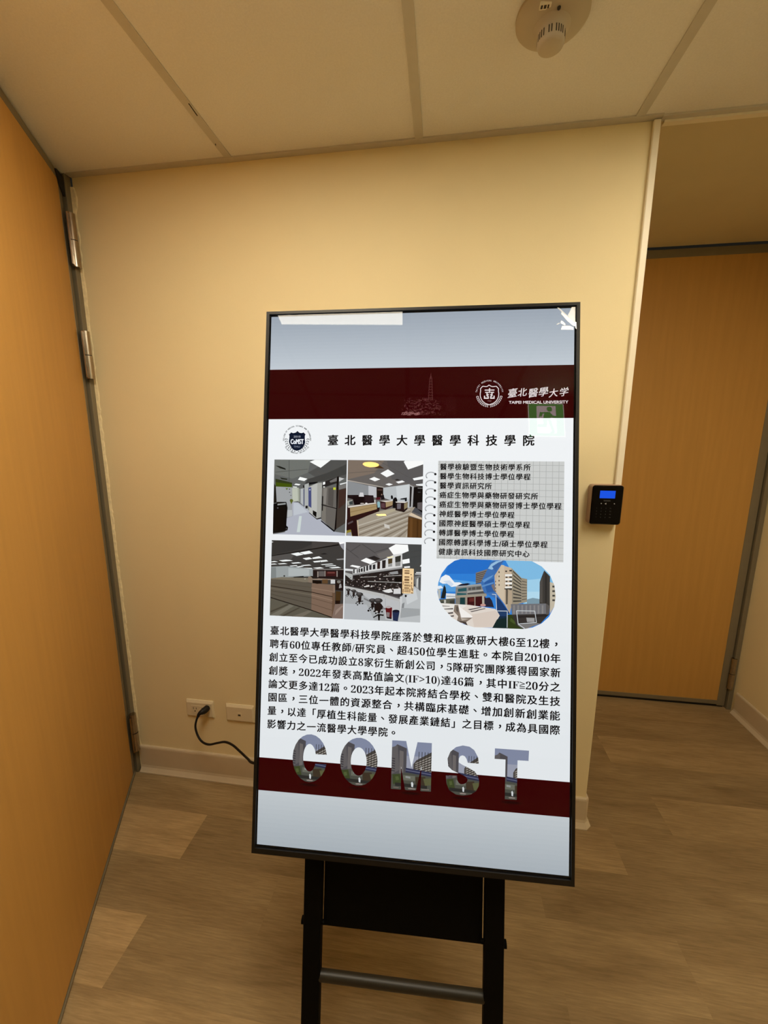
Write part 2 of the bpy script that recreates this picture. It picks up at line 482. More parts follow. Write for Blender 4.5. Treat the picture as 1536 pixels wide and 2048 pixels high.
        [150,150,156,190.9,500.3,200.4,497.7,201.8,506.5,190.5,506.2],
        [200,180,150,212.7,470.9,215.3,470.9,218.5,508.1,216.7,508.1],
        [214,194,168,329.3,457.5,334.8,451.4,358.7,462.7,358.8,466.8],
        [76,76,80,336.5,449.2,344.1,439.6,359.3,451.4,359,457.2],
        [88,58,28,328.5,459.8,358.8,466.8,359.5,507.3,327.1,506.6],
        [104,70,36,332.7,463.2,338.5,464.9,338.2,506.7,332.4,506.8],
        [72,46,22,347.8,466.4,351.3,466.9,351.5,506.9,348,507],
    ],
    'reception_picture': [
        [62,60,58,14.7,520.1,184.7,521.7,186.4,693.4,13.8,693.3],
        [52,51,50,14.7,520.5,122.1,521,86,539.2,15.7,555.5],
        [70,66,64,110,521.9,171.5,521.5,171.6,525,110.4,537.9],
        [22,20,20,15.7,556.1,171.7,526,173.5,528.5,15.8,557.9],
        [84,82,80,15.8,557.9,74,547.2,62.2,563.6,15.4,567.4],
        [152,152,158,172.2,522.1,185,522.1,185.2,540,178.4,533.1],
        [252,252,252,171.3,520.3,185.3,520.9,185.1,523.7,175.3,526.1],
        [235,236,236,13.3,523.8,20.2,524.8,14.3,526.8],
        [244,248,247,61.5,551,78.9,547.1,91.5,551.8,75.5,555.4],
        [244,248,247,82.3,547.2,104.4,542.6,113.5,547.9,93.7,551.7],
        [244,248,247,89.3,560.5,104.8,557.4,112.4,561,97.6,563.8],
        [244,248,247,111.9,558.3,127.2,554.6,135.5,558.5,113.4,561.2],
        [244,248,247,113.5,566.5,130.4,564,130.5,567.5,117.2,569.1],
        [244,248,247,130.4,564,144.9,562.4,148.9,565.3,131.7,567.7],
        [244,248,247,33.7,567.1,49.9,564.6,59.8,564.9,66.6,566.7,42.7,569.2],
        [244,248,247,15.5,570.1,22.9,568.4,32.2,570,15.6,571.5],
        [244,248,247,30.5,574.4,46.5,572.5,54.5,574.1,35.4,575.7],
        [244,248,247,62.4,571.6,79.5,569.3,87.5,571.2,67.4,573.3],
        [244,248,247,131.6,573,157.1,570.2,162.2,571.5,135.5,574.1],
        [244,248,247,141.6,575.7,165.6,573.5,168.3,575.2,144,577],
        [244,248,247,58.7,578.2,76,576.3,77.9,578,62.6,579.3],
        [244,248,247,73.4,580.2,87,577.7,92.9,579.3,79.8,581.2],
        [244,248,247,85.8,576.2,105.2,574.2,110.7,575.8,91.9,577.5],
        [244,248,247,151.1,579.5,171.7,576.8,179.2,579.2,158.6,581],
        [244,248,247,92,582,111.5,581.7,113,583.4,99.4,583.9],
        [244,248,247,113.7,581.3,130.8,579.3,139.9,581.4,123.6,583.1],
        [244,248,247,15.7,575.2,24.3,574.3,30.5,575.8,15.7,577],
        [150,150,150,167.4,559.6,185,557.6,185.1,560.6,170.1,561.8],
        [28,26,26,130.1,549.2,140.9,547.1,147,549.1,134.9,550.2],
        [36,34,34,69.7,568.8,79.4,567.3,84.4,568.7,74.6,569.7],
        [154,160,160,15.6,581.8,50.3,578.9,114,583.9,114.4,600.5,51,605.1,16.4,609.2],
        [176,182,182,56.6,582.9,105.5,584.9,105.9,599,57.1,601.9],
        [128,134,134,15.6,583,27.2,582.6,28.4,607,15.6,608.7],
        [34,24,24,114,584.8,185.6,582.9,185.5,604.6,114.5,604.7],
        [150,140,132,124.4,589,127.1,588.9,127.4,602.1,124.7,602.2],
        [96,90,88,128,588.3,140.9,587.8,141.2,599.6,128.3,600.1],
        [150,140,132,141.3,587.2,143.3,587.2,143.6,599.5,141.6,599.6],
        [62,25,25,144.3,588.3,168.3,587.5,168.6,598.1,144.6,598.9],
        [110,60,55,147.9,589.4,164.8,588.8,164.9,592.4,148,592.9],
        [160,150,142,168.9,586.3,171.1,586.3,171.4,599.8,169.2,599.8],
        [130,124,120,114,583.9,185.6,581.8,185.6,583.7,114,586],
        [122,114,98,14.7,608.7,42.4,604.5,103.6,604.8,103.8,614.5,88,615.1,14.8,611.7],
        [92,85,74,14.8,609.9,63.5,611.2,112.4,616.6,112.7,676.1,14.4,651.7],
        [124,101,85,112.4,616.3,165.7,617.9,161.3,691.3,112.7,676.1],
        [104,80,62,159.9,635.8,166.9,636.9,167.2,678.5,160.7,691.3],
        [136,114,98,161.9,617.7,166.2,618.4,166.6,635.7,162.3,635.7],
        [44,35,28,14.6,624.8,111.6,635.5,111.7,637.4,14.6,626.7],
        [50,38,30,111.6,635.5,161.3,644.2,161.4,646,111.7,637.4],
        [74,67,57,14.5,635.6,112,648.4,112,649.8,14.6,637.2],
        [98,78,64,112,648.4,161.1,659.7,161.1,661.1,112,649.8],
        [74,67,57,14.5,643.3,112.3,662,112.4,663.4,14.5,644.7],
        [98,78,64,112.3,662,160.9,674.9,160.9,676.3,112.4,663.4],
        [108,100,86,14.7,629.6,111.8,641.4,111.9,643.7,14.8,631.7],
        [142,118,100,111.8,641.4,161,652.4,161.1,654.3,111.9,643.7],
        [142,118,100,111.4,626,161,632.4,161.1,634.1,111.5,627.9],
        [80,72,60,14.4,617.7,111.4,624.9,111.4,626,14.4,618.9],
        [30,22,18,14.1,650.5,112.7,676.1,160.6,690.5,160.7,692.5,112.7,678.1,14.1,652.3],
        [132,116,100,103.5,601.5,113.4,601.2,113.8,615.6,103.8,614.7],
        [20,12,10,113.6,609.2,134.8,609.9,135,616,124.5,617.3,113.8,615.1],
        [150,132,116,113.9,604.7,164,605.3,164,607.1,114,608.5],
        [96,70,44,136.3,606.9,149.2,606.4,149.4,615.8,136.6,616.3],
        [206,206,206,155.8,606.5,166,606.2,166.2,615.2,156,615.6],
        [30,20,20,166.4,607.6,184.9,606.9,184.7,630.4,167,629.9],
        [120,116,110,179.7,610.6,178.3,613.2,175,614.3,171.6,613.4,170.1,611,171.4,608.4,174.8,607.3,178.2,608.2],
        [158,154,152,176.2,616.6,179.8,614.7,181.8,623.5,175.2,625.5],
        [70,50,26,168.2,632.2,180.4,632.9,178.7,660.1,167.9,660.5],
        [30,16,12,167.8,653.3,178.9,652.8,178.5,660.5,167.9,660.9],
        [30,28,26,68.8,603.3,92.5,600.4,94,603.2,70.7,605.2],
        [26,24,24,49.7,601.9,49.1,603.1,47.6,603.6,46,603.2,45.3,602,45.9,600.8,47.5,600.3,49,600.7],
        [36,30,28,108.3,599.6,124.1,600.2,125.4,605.5,114.5,605.8],
        [180,174,160,98,607,97.6,607.9,96.4,608.2,95.2,607.9,94.6,607.1,95.1,606.3,96.3,605.9,97.5,606.2],
        [92,88,76,14.1,652.9,112.7,678.1,160.7,692.5,13.8,693.3],
        [114,110,98,15.9,692.6,62.5,666.4,72.4,668.9,35,693.6],
        [70,64,54,16.9,683.1,56.4,665.4,60.1,666.8,17.6,686.6],
        [112,106,94,65.7,694,105.5,678.2,114,680.2,90.1,694.2],
        [72,66,56,41.2,693.9,83.4,672,87.1,673,48.6,694.2],
        [126,106,96,167.1,661.5,186,659.6,186.4,693.4,160.7,692.8],
        [150,130,118,169.2,675.5,183.3,663.2,185.7,665.4,167.1,687.3],
    ],
    'laboratory_picture': [
        [92,89,89,188,520.7,359.6,521.9,359.3,693.9,186.8,694.5],
        [70,72,72,328.6,523.3,359.6,521.9,359.8,587.9,343.7,590.8,319.6,579.7,316.5,544],
        [108,104,102,259.8,545.6,291,532.7,298.5,548.1,267.3,556.2],
        [62,60,60,225.5,524.7,256.4,544.4,257,543.4,226.1,523.8],
        [62,60,60,200.2,542,222.5,526.4,221.9,525.5,199.5,541.1],
        [62,60,60,256.2,542,286.3,532.1,286,531.2,255.9,541.1],
        [62,60,60,188.3,534.7,218.3,555.7,218.9,554.9,188.9,533.9],
        [58,60,60,336.8,539,359.3,534.8,359.2,534.1,336.6,538.3],
        [58,60,60,334.6,552.2,359.5,546.7,359.4,546,334.5,551.5],
        [38,34,34,239.3,554.6,253.8,550,267.9,556.2,257.7,560.7],
        [252,253,252,286.1,531.7,301.6,522.6,328.9,523.1,330.9,537,316.4,543.4,298.5,548.3],
        [252,253,252,223.6,561.7,235.7,555.1,258.3,562.7,245.7,569.1],
        [250,251,250,199.1,574.8,204.2,571.8,224.1,574.6,217.9,578.5],
        [248,250,250,317.1,557.1,332.8,553.7,333.8,563.2,318.1,566.3],
        [245,246,246,321.2,571.9,334.3,570.3,334.4,573.9,321.9,575.1],
        [224,226,226,187.8,580.4,207.5,581.6,207.6,585.8,188,585.2],
        [236,238,238,348.3,583.1,360.4,582.7,360.4,584.7,348.3,585.1],
        [228,230,230,346,586.5,359,586.1,359.1,588,346,588.4],
        [216,216,215,205.7,583.4,260.2,564.8,284.2,553.3,299.1,545.5,316.7,542.8,317.3,572.9,260.6,584.7,206,593.1],
        [50,50,46,301,550.7,313.8,547.1,313.4,561.1,301.6,563.8],
        [136,136,134,301.6,564.2,313.2,561.4,313.1,570.4,302,571.9],
        [78,64,40,285.2,555.9,295,554.2,294.8,565.2,285.7,567.7],
        [150,150,148,285.7,568.3,294.7,565.9,294.8,572.2,285.8,573.9],
        [42,36,36,272,559.9,280.2,558.2,279.8,576.2,272.4,577.7],
        [52,36,34,261.2,563.6,267.7,562.2,267.4,578.4,261.2,579.2],
        [40,40,44,251.2,570.2,256.9,568.6,257.1,579.4,251.4,580.5],
        [52,52,58,243.1,571.4,248.4,570,248.4,581.1,243.6,581.7],
        [40,40,44,236.4,573,240.5,571.5,240.8,583.5,236.7,584.1],
        [46,44,44,230.3,575.4,233.7,574.1,233.9,586.1,230.5,586.7],
        [40,38,40,224,579.5,228.4,577.9,228.6,586.3,224.4,586.9],
        [36,34,34,219.1,579.6,222.3,579.3,222.5,588,219.3,588.3],
        [44,42,42,215.2,581,217.4,580.6,217.6,589.3,215.4,589.4],
        [50,50,50,206.9,582.4,210.1,581.5,210.3,590.5,207.1,590.9],
        [246,236,190,281.7,552,296.7,549.4,296.8,551.7,286.6,554.4],
        [150,150,149,205.9,592.1,317.3,572.6,317.3,576.5,206,595.7],
        [36,30,30,188.2,595.5,206,595.5,317.3,576.5,319.1,635.8,276.1,629.6,188.7,619],
        [176,178,176,188,588.9,206,593.1,206.3,607.6,188.1,593.7],
        [225,209,202,311.2,606.6,315.2,606.9,315.3,609,311.5,609.1],
        [90,83,81,189.8,604,192,604.4,192,604.9,190.1,604.9],
        [20,18,18,210.1,610,212,609.9,212,610.9,210.3,611],
        [190,176,171,309.2,618.7,312.4,618.3,312.4,620.5,309.5,620.6],
        [90,83,81,281.9,601.3,285.7,600.8,285.8,603.2,282.2,603.3],
        [120,111,108,258.3,606.9,261,607,261.1,608.8,258.6,608.9],
        [60,55,54,285.9,590.8,289.2,590.8,289.3,593,286.2,593.1],
        [60,55,54,268.7,621.2,271.9,620.8,271.9,622.8,269,622.9],
        [150,139,135,305,601,308.5,600.7,308.6,603.5,305.3,603.7],
        [190,176,171,262,618.9,265,618.5,265.1,620.2,262.3,620.3],
        [90,83,81,282.2,622.2,285.6,621.7,285.6,623.7,282.5,623.8],
        [150,139,135,266.9,600.4,269.3,600.3,269.3,601.9,267.2,601.9],
        [90,83,81,261.9,618.8,265.3,618.8,265.3,620.6,262.2,620.7],
        [190,176,171,208,604.7,209.8,604.5,209.9,605.7,208.3,605.8],
        [60,55,54,267.5,603.2,270.4,603.6,270.5,605,267.8,605.1],
        [120,111,108,267.8,589.3,271.1,588.8,271.2,591.4,268.1,591.5],
        [150,139,135,266.4,591.1,269.8,590.7,269.8,592.8,266.7,592.9],
        [150,139,135,308.1,602.6,312.1,602,312.2,605.2,308.4,605.3],
        [20,18,18,191.2,609.2,193.2,609.1,193.2,610.4,191.4,610.4],
        [120,111,108,224.1,619.5,225.7,619.2,225.7,620.5,224.4,620.6],
        [60,55,54,241.1,615.6,244.3,615.2,244.4,617.4,241.4,617.5],
        [225,209,202,241.4,615,243.3,615.3,243.4,616.3,241.7,616.3],
        [150,139,135,200.6,614.9,202.8,614.7,202.8,616,200.9,616.1],
        [60,55,54,295.2,596.7,299.3,596.9,299.3,599.1,295.5,599.3],
        [90,83,81,200,599.6,202.5,600,202.5,601.2,200.3,601.3],
        [60,55,54,208.3,601.4,210,601.2,210.1,602.5,208.6,602.6],
        [190,176,171,192.9,609,194.7,609.4,194.7,610.3,193.2,610.4],
        [60,55,54,282.4,619.2,286.2,619.3,286.3,620.8,282.7,620.9],
        [190,176,171,231.8,618.3,233.8,618.6,233.8,619.5,232.1,619.6],
        [60,55,54,232.2,603.8,234.1,603.8,234.1,605.3,232.5,605.4],
        [190,176,171,215,607.8,216.9,607.8,217,609.7,215.3,609.7],
        [190,176,171,265.6,623.6,268.6,623.7,268.6,625.6,265.8,625.7],
        [90,83,81,310,626.4,313.9,626.6,313.9,628.3,310.3,628.4],
        [20,18,18,262.2,597.6,264.7,597.4,264.7,599,262.4,599.1],
        [90,83,81,194.7,614.8,196.7,614.3,196.7,616.1,195,616.2],
        [20,18,18,209.3,619,211.3,618.5,211.3,620.7,209.6,620.8],
        [20,18,18,301.3,598.9,304.6,598.9,304.6,601.1,301.6,601.2],
        [90,83,81,266.3,595.2,268.8,595.1,268.8,596.6,266.5,596.7],
        [90,83,81,295.3,590.6,299,590.7,299,592.3,295.5,592.4],
        [90,83,81,220.3,603.8,222.4,604,222.4,605.6,220.5,605.7],
        [120,111,108,243.1,596.5,245.6,596.8,245.6,598.1,243.4,598.2],
        [190,176,171,291,587.7,294.6,587.5,294.7,589.5,291.3,589.6],
        [20,18,18,260.4,608.6,263.1,608.8,263.1,610.3,260.6,610.4],
        [190,176,171,230.7,606.3,233.6,606.3,233.7,607.6,231,607.7],
        [60,55,54,204.5,614.4,205.9,613.9,206,615.9,204.8,615.9],
        [20,18,18,260.7,615.8,263.9,615.3,263.9,617.3,261,617.4],
        [60,55,54,257,622,259.2,621.9,259.3,624,257.3,624.1],
        [120,111,108,304.3,624.5,308.3,624.2,308.4,626.2,304.5,626.4],
        [190,176,171,225.7,608.9,227.9,608.6,227.9,610,225.9,610],
        [90,83,81,277.8,624.4,280.6,623.9,280.7,626.5,278.1,626.6],
        [90,83,81,271.3,600.6,273.7,601,273.8,602.4,271.5,602.5],
        [90,83,81,191.9,608.7,193.8,608.7,193.9,610.2,192.1,610.2],
        [190,176,171,253.2,616.6,255.7,616.4,255.7,618.5,253.4,618.6],
        [90,83,81,290.9,613.8,294.4,613.8,294.5,616.2,291.2,616.3],
        [190,176,171,237.7,615.5,240,615.2,240,616.9,238,617],
        [120,111,108,199.4,603.7,201.4,603.7,201.4,605.1,199.7,605.1],
        [225,209,202,310.8,620,314.7,620.3,314.8,622.4,311,622.6],
        [20,18,18,232.3,601.8,234.1,601.3,234.2,603.7,232.6,603.8],
        [120,111,108,202.9,608.4,205.3,608.5,205.4,609.7,203.2,609.8],
        [20,18,18,213,603.6,215.3,603.2,215.4,605,213.2,605],
        [190,176,171,295.7,599.9,298.8,599.4,298.8,602.1,296,602.2],
        [20,18,18,212.5,614,214.6,614.3,214.6,615,212.7,615],
        [120,111,108,218.9,616.3,220.6,616.4,220.6,617.5,219.2,617.5],
        [90,83,81,232.6,595.9,235.4,595.6,235.5,597.5,232.9,597.6],
        [150,139,135,284.9,603.4,287.8,603.6,287.8,605.5,285.2,605.6],
        [90,83,81,227.4,618.7,229.4,619.1,229.4,619.7,227.6,619.8],
        [60,55,54,261.8,598.4,264.7,598.2,264.8,600.6,262.1,600.7],
        [60,55,54,251.7,596.6,254.9,596.4,255,598.6,252,598.7],
        [90,83,81,303.4,614.9,307.7,614.4,307.7,617.3,303.7,617.5],
        [120,111,108,295.2,623.3,299.1,623.4,299.1,624.8,295.5,625],
        [190,176,171,225.3,597.7,228,597.3,228.1,599,225.6,599.1],
        [150,139,135,231.4,612.4,234.4,612,234.4,614.1,231.7,614.2],
        [190,176,171,280.6,625.7,284.2,625.4,284.3,628,280.9,628.1],
        [20,18,18,270.2,609,272.9,608.5,272.9,611,270.5,611],
        [90,83,81,236.7,595.1,239.5,595.4,239.5,596.6,237,596.7],
        [90,83,81,220.8,594.3,223.6,593.8,223.6,596.1,221.1,596.2],
        [190,176,171,295,620.8,298.8,620.2,298.9,623.1,295.3,623.3],
        [20,18,18,211.3,596.8,214.1,596.4,214.2,598.6,211.6,598.7],
        [190,176,171,206.7,617.1,208.8,617.2,208.9,618.6,207,618.7],
        [20,18,18,312.5,600.8,315.6,600.3,315.7,603.1,312.8,603.2],
        [20,18,18,301.1,625.6,304.3,625.6,304.3,628.2,301.4,628.3],
        [90,83,81,249.5,616.2,252.9,615.7,253,618.1,249.8,618.3],
        [20,18,18,280,588.9,283.7,589,283.8,590.9,280.3,591],
        [20,18,18,296.4,625.7,299.2,625.6,299.2,627.3,296.7,627.4],
        [20,18,18,237,610.1,239.3,609.7,239.3,611.5,237.2,611.6],
        [20,18,18,311.4,580.6,314.7,580.7,314.7,583.3,311.7,583.4],
        [60,55,54,274.9,600.4,278.4,600.2,278.4,601.9,275.2,602],
        [20,18,18,230,594.6,232.4,594.2,232.4,596.5,230.3,596.6],
        [20,18,18,234.8,612.3,236.8,612.3,236.9,613.5,235.1,613.5],
        [20,18,18,297.7,582.4,300.9,582.7,301,584.4,298,584.5],
        [225,209,202,234.4,619.1,236.6,618.6,236.6,620.3,234.7,620.4],
        [20,18,18,205,601.2,207.2,601.2,207.2,602,205.2,602.1],
        [90,83,81,273.9,590,277.3,589.7,277.4,591.4,274.2,591.5],
        [20,18,18,198.4,609.8,200.5,609.7,200.6,611,198.6,611.1],
        [90,83,81,296.7,598,300.4,597.4,300.4,600.2,297,600.3],
        [190,176,171,277.9,616.2,281.2,615.9,281.3,618.4,278.2,618.5],
        [60,55,54,239.7,601.5,242.5,601.6,242.5,603.4,240,603.5],
        [90,83,81,264.4,613.7,266.8,613.4,266.9,615.8,264.7,615.9],
        [190,176,171,257.1,612.5,259.4,612.5,259.5,613.8,257.4,613.9],
        [150,139,135,281.2,591.6,283.8,591.1,283.8,593.2,281.4,593.3],
        [225,209,202,194.7,611.1,196.4,610.8,196.4,612,195,612],
        [120,111,108,279.8,610.5,283.7,610.2,283.8,612.1,280.1,612.3],
        [150,139,135,282.3,599.2,285.3,599.3,285.3,601.3,282.6,601.4],
        [120,111,108,254.8,596.8,257,596.7,257,598.7,255,598.8],
        [90,83,81,257,615.5,259.2,615.4,259.2,616.8,257.3,616.9],
        [60,55,54,273.2,600,276.5,599.7,276.6,601.7,273.4,601.8],
        [150,139,135,204.5,618.3,206.7,618.6,206.7,619.2,204.7,619.2],
        [60,55,54,267.1,601.5,269.7,601.6,269.7,602.9,267.4,603],
        [90,83,81,215.5,609.7,217.1,609.7,217.2,611.1,215.8,611.2],
        [60,55,54,239.2,591.7,241.9,591.3,241.9,593.5,239.5,593.5],
        [90,83,81,286.2,586.9,289.6,586.5,289.7,588.9,286.4,589],
        [60,55,54,211.3,608,213.7,608.2,213.7,608.9,211.5,609],
        [60,55,54,309,594.7,312,595.1,312.1,597.1,309.3,597.2],
        [120,111,108,227.6,620.1,229.9,620.5,229.9,621.4,227.9,621.5],
        [90,83,81,223.2,611.2,224.8,610.7,224.9,612.2,223.5,612.3],
        [190,176,171,228.4,615.5,230.6,615.2,230.7,617.3,228.7,617.4],
        [90,83,81,269,623.6,272.4,623.3,272.4,625,269.3,625.1],
        [150,139,135,287.5,588.8,291,588.9,291,590.9,287.8,591],
        [60,55,54,257.1,597.8,259.5,597.6,259.5,599.4,257.3,599.4],
        [120,111,108,311.4,590.1,314.8,590.3,314.9,592.6,311.7,592.8],
        [150,139,135,301.9,628.4,305.6,628.3,305.7,630.5,302.2,630.6],
        [90,83,81,308.7,616.8,312,616.9,312,618.8,308.9,618.9],
        [90,83,81,273.9,615.4,277.7,615.2,277.7,616.9,274.2,617.1],
        [60,55,54,194.5,612.5,195.9,612,196,613.8,194.8,613.9],
        [225,209,202,255.4,604.1,258,604,258,605.4,255.7,605.5],
        [60,55,54,250.5,607.2,253.5,607.2,253.5,609.1,250.8,609.2],
        [20,18,18,242.8,611.5,245.2,611.8,245.2,612.6,243.1,612.7],
        [90,83,81,307,615,311,614.7,311.1,616.8,307.3,617],
        [150,139,135,246.4,619.2,249,619,249.1,620.8,246.6,620.9],
        [120,111,108,276.3,621.3,279.8,621.4,279.8,623.4,276.6,623.5],
        [190,176,171,275.9,620.7,279.6,620.6,279.7,622.8,276.2,622.9],
        [90,83,81,201.4,615.6,202.6,615.8,202.6,616.7,201.6,616.8],
        [120,111,108,306.1,610.6,309.1,610.6,309.2,612.6,306.4,612.7],
        [120,111,108,246.3,596.2,249.5,595.9,249.5,597.5,246.6,597.6],
        [90,83,81,292.7,610.6,296,610.7,296.1,613,293,613.1],
        [60,55,54,310.4,587.6,314.3,587.9,314.3,589.5,310.7,589.6],
        [60,55,54,302,623,305.6,622.4,305.6,625,302.3,625.2],
        [20,18,18,209.1,605.5,210.4,605,210.5,606.7,209.3,606.8],
        [225,209,202,266.4,599.7,269.7,599.8,269.8,601.9,266.7,602],
        [20,18,18,197.2,606.7,199.8,606.4,199.8,608,197.5,608.1],
        [60,55,54,232.8,611.2,235.9,611.1,235.9,612.5,233.1,612.6],
        [60,55,54,204,604.7,206.7,604.4,206.7,605.8,204.3,605.9],
        [90,83,81,295.7,604.2,299.7,604.3,299.7,606,295.9,606.1],
        [225,209,202,267.7,612.6,270.3,612.5,270.4,614.2,268,614.3],
        [190,176,171,190.1,615.5,191.6,615.3,191.7,616.6,190.3,616.6],
        [60,55,54,205,611.7,206.5,612.2,206.5,613.2,205.2,613.3],
        [190,176,171,218.8,603.9,221.2,603.7,221.2,604.8,219.1,604.9],
        [90,83,81,206.9,602.3,209.3,602.5,209.3,603.6,207.2,603.7],
        [20,18,18,306.7,603.8,309.8,604,309.8,606.4,307,606.5],
        [150,139,135,266.5,620.3,269.8,620,269.9,622.1,266.8,622.3],
        [170,168,164,223.3,599.7,260.9,596.2,260.8,595,223.2,598.5],
        [180,178,174,275.4,595.6,316.8,591.9,316.8,590.7,275.3,594.4],
        [176,174,170,240.5,608,317.1,608.1,317.1,606.8,240.5,606.7],
        [226,226,224,273.4,627,292.8,621.5,298,629.2,284.6,632.1],
        [214,214,213,299.4,622,315,620.8,315.2,632.6,298.8,633],
        [14,12,12,301.9,595.8,317.7,595.3,317.9,605.4,302.1,606],
        [150,150,150,288.5,585.5,307.6,581.9,309,588.4,292.2,590.2],
        [216,214,210,232.2,618.9,244.3,615.6,245,618.8,233.5,620.8],
        [200,198,194,252,618,251.4,619.3,249.9,620,248.3,619.4,247.6,618.1,248.3,616.7,249.8,616.1,251.3,616.6],
        [62,58,58,188.7,617.2,276.1,629.6,318.9,635.8,313,640.2,276.2,633.8,188.8,619.7],
        [186,186,184,188.7,619,276.2,633.8,313.4,644.1,313.5,650.2,188.9,624.5],
        [160,160,160,277.4,635,278.6,635.2,278.8,640.9,277.5,640.7],
        [166,169,171,188.9,625.1,244.9,644.6,313.2,650.3,314.1,694.2,359.3,693.9,186.8,694.5],
        [180,184,188,189.7,658.8,239.2,659.2,258.2,694.3,187.2,694.5],
        [188,190,192,212.9,628.1,313.2,649.7,314.4,693.6,282.2,689.9,279.3,668.3,247.5,648.1],
        [150,152,154,280.9,643.8,281.4,668.2,282.1,668.2,281.6,643.8],
        [120,120,122,232.8,643.9,281.7,665.8,281.8,669.4,232.8,647.5],
        [187,191,193,314.1,637.1,345.3,614.8,360.5,624.7,359.3,693.9,314.4,693.9],
        [204,208,210,326.7,639,347.8,619.2,353,642.7,329.4,655.6],
        [132,134,136,318.7,654.2,324,651,322.7,663.2,314.7,683.5],
        [160,164,166,317.6,663.2,358.1,663.8,358.4,678,315.1,685.8],
        [205,207,208,313.3,637.8,318.5,635.8,318.1,656,314.3,689.4],
        [12,10,10,309.9,637.9,316.9,635.8,318.5,632.2,317.4,577.4,318.6,577.4,319.9,633.3,318.3,637,312.4,639],
        [120,122,122,344.9,594.4,358.1,589.2,358.8,625,346.5,614.8],
        [206,208,204,349.8,599,353.3,595.3,352.5,619,349.5,615.6],
        [60,62,64,355,594,358,595.1,358.1,623.6,356.1,622.5],
        [20,20,20,346.7,611.9,346.4,613.3,345.5,613.8,344.7,613.3,344.3,612,344.6,610.6,345.5,610,346.3,610.6],
        [250,250,250,356.3,570.2,360.4,564.1,360.5,571],
        [26,22,22,328.8,636.6,328.2,638.6,326.5,639.5,324.8,638.7,324,636.8,324.7,634.7,326.4,633.8,328.1,634.6],
        [40,30,30,194,627.9,199.9,627.7,199.4,638.6,195.4,638.7],
        [52,50,50,202.2,627.6,201.6,629.1,199.6,630.2,197,630.7,194.3,630.4,192.4,629.4,191.6,628,192.3,626.5,194.2,625.4,196.9,624.9,199.5,625.2,201.5,626.2],
        [92,88,88,199.3,627,198.7,627.7,197.3,628.2,195.4,628.2,194,627.9,193.4,627.2,193.9,626.5,195.4,626,197.2,626,198.7,626.3],
        [26,20,20,192.9,639.5,202.4,637.6,202.2,636.4,192.7,638.2],
        [22,16,16,196.1,632.1,196,641.6,197.9,641.5,198,632.1],
        [12,10,12,193.4,640.6,193.1,641.3,192.4,641.7,191.7,641.4,191.3,640.7,191.6,640,192.4,639.6,193.1,639.9],
        [12,10,12,195.4,642.7,195.1,643.4,194.4,643.7,193.6,643.5,193.3,642.8,193.6,642,194.3,641.7,195.1,642],
        [12,10,12,202.7,640.6,202.4,641.3,201.7,641.7,200.9,641.4,200.6,640.7,200.9,640,201.6,639.6,202.4,639.9],
        [150,146,144,194.4,631.7,195.9,631.6,195.9,632.6,194.5,632.7],
        [40,30,30,206.1,629.9,212.4,629.6,211.9,641.4,207.5,641.6],
        [52,50,50,215,629.5,214.2,631.1,212.2,632.4,209.3,632.9,206.4,632.6,204.3,631.5,203.5,630,204.2,628.4,206.3,627.1,209.2,626.6,212,626.9,214.2,628],
        [92,88,88,211.8,628.9,211.2,629.6,209.6,630.1,207.6,630.2,206,629.8,205.4,629.1,206,628.4,207.6,627.8,209.5,627.8,211.1,628.2],
        [26,20,20,204.9,642.4,215.2,640.4,214.9,639,204.6,641],
        [22,16,16,208.3,634.5,208.2,644.6,210.3,644.6,210.4,634.4],
        [12,10,12,205.4,643.6,205.1,644.4,204.3,644.7,203.5,644.4,203.2,643.7,203.5,642.9,204.3,642.5,205.1,642.8],
        [12,10,12,207.5,645.9,207.2,646.7,206.5,647,205.7,646.7,205.3,646,205.6,645.2,206.4,644.8,207.2,645.1],
        [12,10,12,215.4,643.6,215.1,644.4,214.4,644.7,213.6,644.4,213.2,643.7,213.5,642.9,214.3,642.5,215.1,642.8],
        [150,146,144,206.6,633.9,208.1,633.9,208.2,635,206.6,635],
        [40,30,30,218.2,637.2,227.5,636.9,226.7,654,220.4,654.3],
        [52,50,50,231.2,636.7,230.1,639.1,227.1,640.9,223,641.6,218.8,641.2,215.7,639.6,214.5,637.4,215.6,635.1,218.6,633.3,222.8,632.5,226.9,632.9,230,634.5],
        [92,88,88,226.5,635.8,225.7,636.9,223.4,637.6,220.5,637.7,218.2,637.2,217.3,636.1,218.1,635,220.4,634.3,223.3,634.2,225.6,634.7],
        [26,20,20,216.5,655.5,231.5,652.6,231.1,650.6,216.1,653.4],
        [22,16,16,221.5,643.9,221.4,658.8,224.4,658.7,224.5,643.9],
        [12,10,12,217.3,657.3,216.8,658.4,215.7,658.9,214.5,658.5,214,657.4,214.5,656.2,215.6,655.7,216.8,656.2],
        [12,10,12,220.4,660.6,219.9,661.7,218.8,662.2,217.6,661.8,217.1,660.7,217.6,659.5,218.7,659,219.9,659.5],
        [12,10,12,231.9,657.2,231.4,658.4,230.3,658.9,229.1,658.5,228.6,657.4,229.1,656.2,230.2,655.7,231.4,656.1],
        [150,146,144,218.9,643.2,221.3,643.1,221.3,644.7,219,644.7],
        [40,30,30,248,649.3,256.7,648.9,255.9,665.1,250,665.4],
        [52,50,50,260.2,648.8,259.2,651,256.3,652.7,252.4,653.4,248.5,653,245.6,651.5,244.5,649.4,245.5,647.2,248.3,645.5,252.2,644.8,256.2,645.2,259.1,646.7],
        [92,88,88,255.8,647.9,255,648.9,252.8,649.7,250.1,649.8,247.9,649.2,247.1,648.2,247.9,647.2,250,646.5,252.7,646.4,254.9,646.9],
        [26,20,20,246.3,666.5,260.4,663.7,260.1,661.8,246,664.6],
